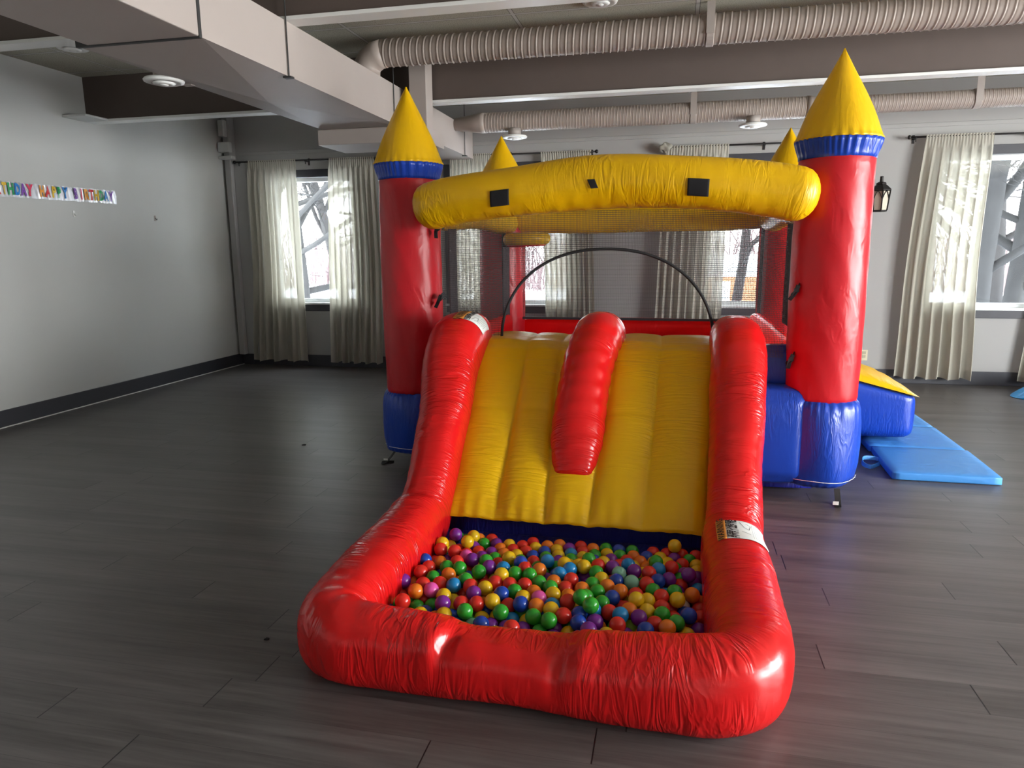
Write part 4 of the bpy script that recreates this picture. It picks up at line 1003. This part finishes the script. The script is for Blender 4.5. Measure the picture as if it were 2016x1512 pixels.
BALLS_LOW = '''g-9375,29800,952 p-9375,29256,952 g-8868,29546,952 y-9455,28143,952 b-8886,28966,952 c-8990,27819,952 p-9508,27575,952 c-9613,26457,952 a-9703,25504,952 g-9402,23487,952 r-7185,23875,952 p-2891,26228,952 b-4871,24836,952 o-6604,23868,952 o614,25754,952 g-2720,23791,1210 o-925,23826,952 b-1818,22582,952 g-1615,23119,952 c-430,23389,952 r-459,24143,952 o545,23636,952 p129,23229,952 r-233,21296,952 b902,21332,952 g-4151,22959,952 c-10,23792,952 b-4419,23477,952 b-3670,23269,952 o-3180,23562,952 b-9338,24063,952 y-8346,23922,952 b-7951,23059,952 y-6899,23371,952 y-6023,23856,952 y-5441,23853,952 g-4743,23958,952 o-4171,24000,952 p-3603,23948,952 y-3068,24168,952 r-2689,23281,952 p-2226,23632,952 c-1481,23674,952 g-287,24682,952 y-8806,24294,952 o-8038,24387,952 o-6889,24370,952 o-6311,24363,952 y-5736,24353,952 r-5158,24350,952 g-4389,24530,952 g-3814,24486,952 c-3280,24710,952 g-2415,24187,952 r-1844,24120,952 r-907,24511,952 r-9272,24638,952 g-8465,24757,952 b-7761,24876,952 g-7183,24871,952 g-6605,24865,952 r-6026,24858,952 r-5449,24848,952 r-4575,25319,952 y-4063,25010,952 r-3528,25235,952 b-2704,24684,952 p-2103,24664,952 b-1802,25156,952 y-659,25109,952 g165,25393,952 y-9203,25216,952 g-8632,25303,952 o-8057,25356,952 y-7475,25371,952 b-6317,25359,952 y-5738,25348,952 o-5157,25337,952 g-4882,25839,952 r-3772,25755,952 p-2952,25205,952 y-2378,25174,952 b-2068,25667,952 g-1491,25644,952 r-922,25625,952 r-359,25602,952 b-8869,25820,952 r-8309,25867,952 y-6605,25861,952 r-6028,25851,952 r-5451,25840,952 g-5158,26341,952 b-4324,25827,952 r-3203,25721,952 b-2637,25697,952 g-2322,26187,952 g-1748,26155,952 o-1171,26144,952 r-590,26129,952 c75,25970,952 p1060,26116,952 r-9397,25958,952 y-8621,26342,952 o-7463,26375,952 o-6887,26366,952 c-6310,26356,952 g-5734,26343,952 c-5440,26839,952 r-4022,26307,952 b-3455,26234,952 g-2569,26711,952 r-2006,26673,952 g-1439,26656,952 g-867,26633,952 r-271,26615,952 p522,26322,952 c-9088,26671,952 r-8560,26912,952 y-7740,26879,952 r-7165,26871,952 r-6591,26859,952 g-6015,26849,952 o-5722,27344,952 g-4859,26841,952 b-4278,26834,952 y-3689,26754,952 b-2867,27280,952 p-2293,27215,952 c-1711,27170,952 r-1135,27151,952 y-561,27115,952 c142,27163,952 p-7997,27387,952 b-7434,27376,952 g-6293,27354,952 b-3876,27270,952 y-3376,27557,952 o-2885,27861,952 y-1972,27684,952 r-1399,27668,952 y-823,27641,952 g-250,27592,952 r-8537,27485,952 r-6569,27859,952 g-5996,27850,952 g-4868,27815,952 y-3886,27830,952 b-2904,28450,952 r-2400,28165,952 y-1254,28227,952 o253,27853,952 o-3391,28130,952 y-110,28309,952 y-430,28790,952'''

# ================================================================== PIT BALLS
BC = {'r': ('red', (.72, .03, .02)), 'o': ('orange', (.82, .20, .015)), 'y': ('yellow', (.80, .50, .01)), 'g': ('green', (.03, .36, .03)),
      'b': ('dark blue', (.01, .06, .42)), 'c': ('light blue', (.01, .24, .58)), 'p': ('purple', (.20, .02, .30)), 'k': ('pink', (.80, .10, .42)),
      'l': ('lime', (.35, .62, .05)), 'w': ('pale', (.75, .65, .58)), 't': ('mint', (.22, .50, .38)), 'a': ('pale blue', (.28, .42, .78))}
BC = {k: (n_, tuple(x*.85 for x in c_)) for k, (n_, c_) in BC.items()}
BM = {}
for k, (nm, c) in BC.items():
    m, nt_, b_ = newmat(nm.replace(' ', '_')+'_ball_plastic'); b_.inputs['Base Color'].default_value = c+(1,)
    b_.inputs['Roughness'].default_value = .22; b_.inputs['Subsurface Weight'].default_value = .15; b_.inputs['Subsurface Scale'].default_value = .02
    b_.inputs['Subsurface Radius'].default_value = (1, .6, .4)
    BM[k] = m
def parse(s):
    out = []
    for t in s.split():
        x, y, z = t[1:].split(','); out.append((t[0], int(x)/1e4, int(y)/1e4, int(z)/1e4))
    return out
BR = .0291
def ball_mesh(k):
    bm = bmesh.new(); bmesh.ops.create_uvsphere(bm, u_segments=28, v_segments=18, radius=BR)
    me = bpy.data.meshes.new('ball_pit_ball'); bm.to_mesh(me); bm.free(); me.polygons.foreach_set('use_smooth', [True]*len(me.polygons)); me.materials.append(BM[k]); return me
BMESH = {k: ball_mesh(k) for k in BC}
TOP = parse(BALLS_TOP)
NX, NY = 6, 4
xs = [t[1] for t in TOP]; ys = [t[2] for t in TOP]; X0, X1, Y0, Y1 = min(xs)-.001, max(xs)+.001, min(ys)-.001, max(ys)+.001
rown = ['front row against the front wall', 'lower middle row', 'upper middle row', 'back row below the slide']
coln = ['far left', 'left', 'centre left', 'centre right', 'right', 'far right']
cells = {}
for t in TOP:
    i = min(NX-1, int((t[1]-X0)/(X1-X0)*NX)); j = min(NY-1, int((t[2]-Y0)/(Y1-Y0)*NY)); cells.setdefault((i, j, t[0]), []).append(t)
ORD = ['leftmost', 'second from left', 'third from left', 'fourth from left', 'fifth from left', 'sixth from left', 'seventh from left', 'eighth from left', 'ninth from left', 'tenth from left']
NUMW = {2: 'two', 3: 'three', 4: 'four', 5: 'five', 6: 'six', 7: 'seven', 8: 'eight', 9: 'nine', 10: 'ten'}
rowshort = ['front', 'lower middle', 'upper middle', 'back']
for (i, j, k), L in cells.items():
    L.sort(key=lambda t: t[1]); nm = BC[k][0]
    for q, t in enumerate(L):
        o = bpy.data.objects.new('pit_ball', BMESH[k]); COL.objects.link(o); o.location = t[1:]
        if len(L) == 1: lb = 'only %s plastic ball in the %s %s of the ball pit' % (nm, coln[i], rowshort[j])
        else: lb = '%s ball, %s of %s in the %s %s of pit' % (nm, ORD[q] if q < len(L)-1 or len(L) > 9 else 'rightmost', NUMW[len(L)], coln[i], rowshort[j])
        tag(o, lb, 'ball', 'plastic balls in the ball pit')
# the balls buried under the top layers, past the first 300
v = []; f = []; mats = list(BC); mi = []
bm = bmesh.new(); bmesh.ops.create_uvsphere(bm, u_segments=16, v_segments=10, radius=BR); bv = [x.co.copy() for x in bm.verts]; bf_ = [tuple(x.index for x in p.verts) for p in bm.faces]; bm.free()
for t in parse(BALLS_LOW):
    k0 = len(v); c = Vector(t[1:]); v += [tuple(c+p) for p in bv]; f += [tuple(q+k0 for q in p) for p in bf_]; mi += [mats.index(t[0])]*len(bf_)
o = mk('buried_pit_balls', v, f, BM['r'], None, True)
o.data.materials.clear()
for k in mats: o.data.materials.append(BM[k])
o.data.polygons.foreach_set('material_index', mi)
tag(o, 'mixed plastic balls buried under the top layer of the ball pit', 'balls', kind='stuff')

# ================================================================== OUTSIDE
g = MB().box(-60, 60, YF+.25, 120, -.9, -.5).build('snowy_ground', SNOW); struct(g); g.name = 'floor_outside'
def tree(label, x, y, h, r0, seed, mat=BARK, lean=(0, 0), depth=4, spread=.9, first=.25, name='bare_tree', group='bare winter trees outside'):
    rr = random.Random(seed); mb = MB(); tw = MB()
    def branch(p, d, ln, r, dep):
        n = 5 if dep > 1 else 3; pts = [p.copy()]; rs = [r]; q = p.copy(); dd = d.copy()
        for i in range(n):
            dd = (dd+Vector((rr.uniform(-1, 1), rr.uniform(-1, 1), rr.uniform(-.7, .8)))*(.09 if dep == depth else .36)).normalized()
            q = q+dd*ln/n; pts.append(q.copy()); rs.append(r*(1-.5*(i+1)/n))
        (mb if dep > 1 else tw).tube(pts, rs, 8 if dep >= depth-1 else (5 if dep > 1 else 3), dep > 2)
        if dep <= 0: return
        nb = {depth: 13}.get(dep, {4: 5, 3: 6, 2: 5, 1: 5}.get(dep, 4))
        for k in range(nb):
            t = first+(1-first)*(k+rr.random())/nb if dep == depth else .25+.75*(k+rr.random())/nb
            i = min(n-1, int(t*n)); base = pts[i].lerp(pts[i+1], t*n-i)
            az = rr.uniform(0, 6.28); side = Vector((math.cos(az), math.sin(az)*.8, rr.uniform(-.15, .6))).normalized()
            nd = (dd*.45+side*spread).normalized()
            branch(base, nd, ln*rr.uniform(.42, .68), max(.007, rs[i]*rr.uniform(.34, .52)), dep-1)
    branch(Vector((0, 0, 0)), Vector((lean[0], lean[1], 1)).normalized(), h, r0, depth)
    root = empty(name, (x, y, -.5)); tag(root, label, 'tree', group)
    mb.build('trunk', mat, root, True); tw.build('twigs', mat, root, True)
def dirpt(dx, dy, d): k = d/math.hypot(dx, dy); return dx*k, dy*k
for (dx, dy, d, h, r0, seed, lean, mat, lb) in (
    (-.512, .932, 15.5, 7.0, .15, 21, (0, 0), BARKL, 'gnarled bare tree filling the gap of the window nearest the left wall'),
    (-.560, .90, 24, 9, .16, 22, (.1, 0), BARK, 'distant bare tree behind the left curtain of the corner window'),
    (-.46, .95, 30, 10, .22, 31, (-.1, 0), BARK, 'slender far bare tree at the right of the corner window'),
    (-.275, .988, 17, 7, .13, 23, (0, 0), BARK, 'bare tree seen through the left side netting of the castle'),
    (-.215, 1.0, 24, 9, .14, 24, (0, 0), BARK, 'bare tree outside the second window, right of the back left tower'),
    (.085, 1.066, 19, 8, .13, 25, (.15, 0), BARK, 'bare tree outside the third window, seen through the netting'),
    (.140, 1.07, 28, 9, .15, 32, (0, 0), BARK, 'far bare tree outside the third window near the back right tower'),
    (.426, 1.145, 14.5, 7.5, .19, 26, (-.06, 0), BARKL, 'thick grey bare tree at the left of the right-hand window'),
    (.472, 1.155, 15.5, 7.5, .20, 27, (.05, 0), BARKL, 'thick grey bare tree cut by the right edge of the photo'),
    (.45, 1.15, 24, 9, .22, 28, (0, 0), BARK, 'thinner bare tree standing between the two thick grey ones'),
    ):
    x, y = dirpt(dx, dy, d); tree(lb, x, y, h, r0, seed, mat, lean, first=.14, depth=5 if d < 16 else 4)
# low tangled brush at the wood's edge: nobody could count it
m = MB(); rr = random.Random(3)
for i in range(1500):
    x = rr.uniform(-32, 30); y = rr.uniform(33, 42); h = rr.uniform(1.2, 4.5)
    m.tube([(x, y, -.5), (x+rr.uniform(-.5, .5), y, -.5+h*.5), (x+rr.uniform(-1.2, 1.2), y, -.5+h)], [.05, .035, .012], 3, False)
o = m.build('wood_edge_brush', SHRUB); tag(o, 'tangled purple-brown brush along the edge of the snowy field', 'brush', kind='stuff')
# shed
x, y = dirpt(.075, 1.066, 26)
root = empty('garden_shed', (x, y, -.5)); tag(root, 'orange-brown shed with a snowy roof beyond the third window', 'shed')
MB().box(-1.4, 1.0, 0, 2.2, 0, .95).build('walls', SHEDM, root)
v = [(-1.6, -.2, .95), (1.2, -.2, .95), (1.2, 2.4, .95), (-1.6, 2.4, .95), (-1.6, 1.1, 1.7), (1.2, 1.1, 1.7)]
mk('roof', v, [(0, 1, 5, 4), (2, 3, 4, 5), (0, 4, 3), (1, 2, 5), (0, 3, 2, 1)], SNOW, root)
MB().box(-.5, .1, -.02, 0, .05, .8).build('door', WFRAME, root)
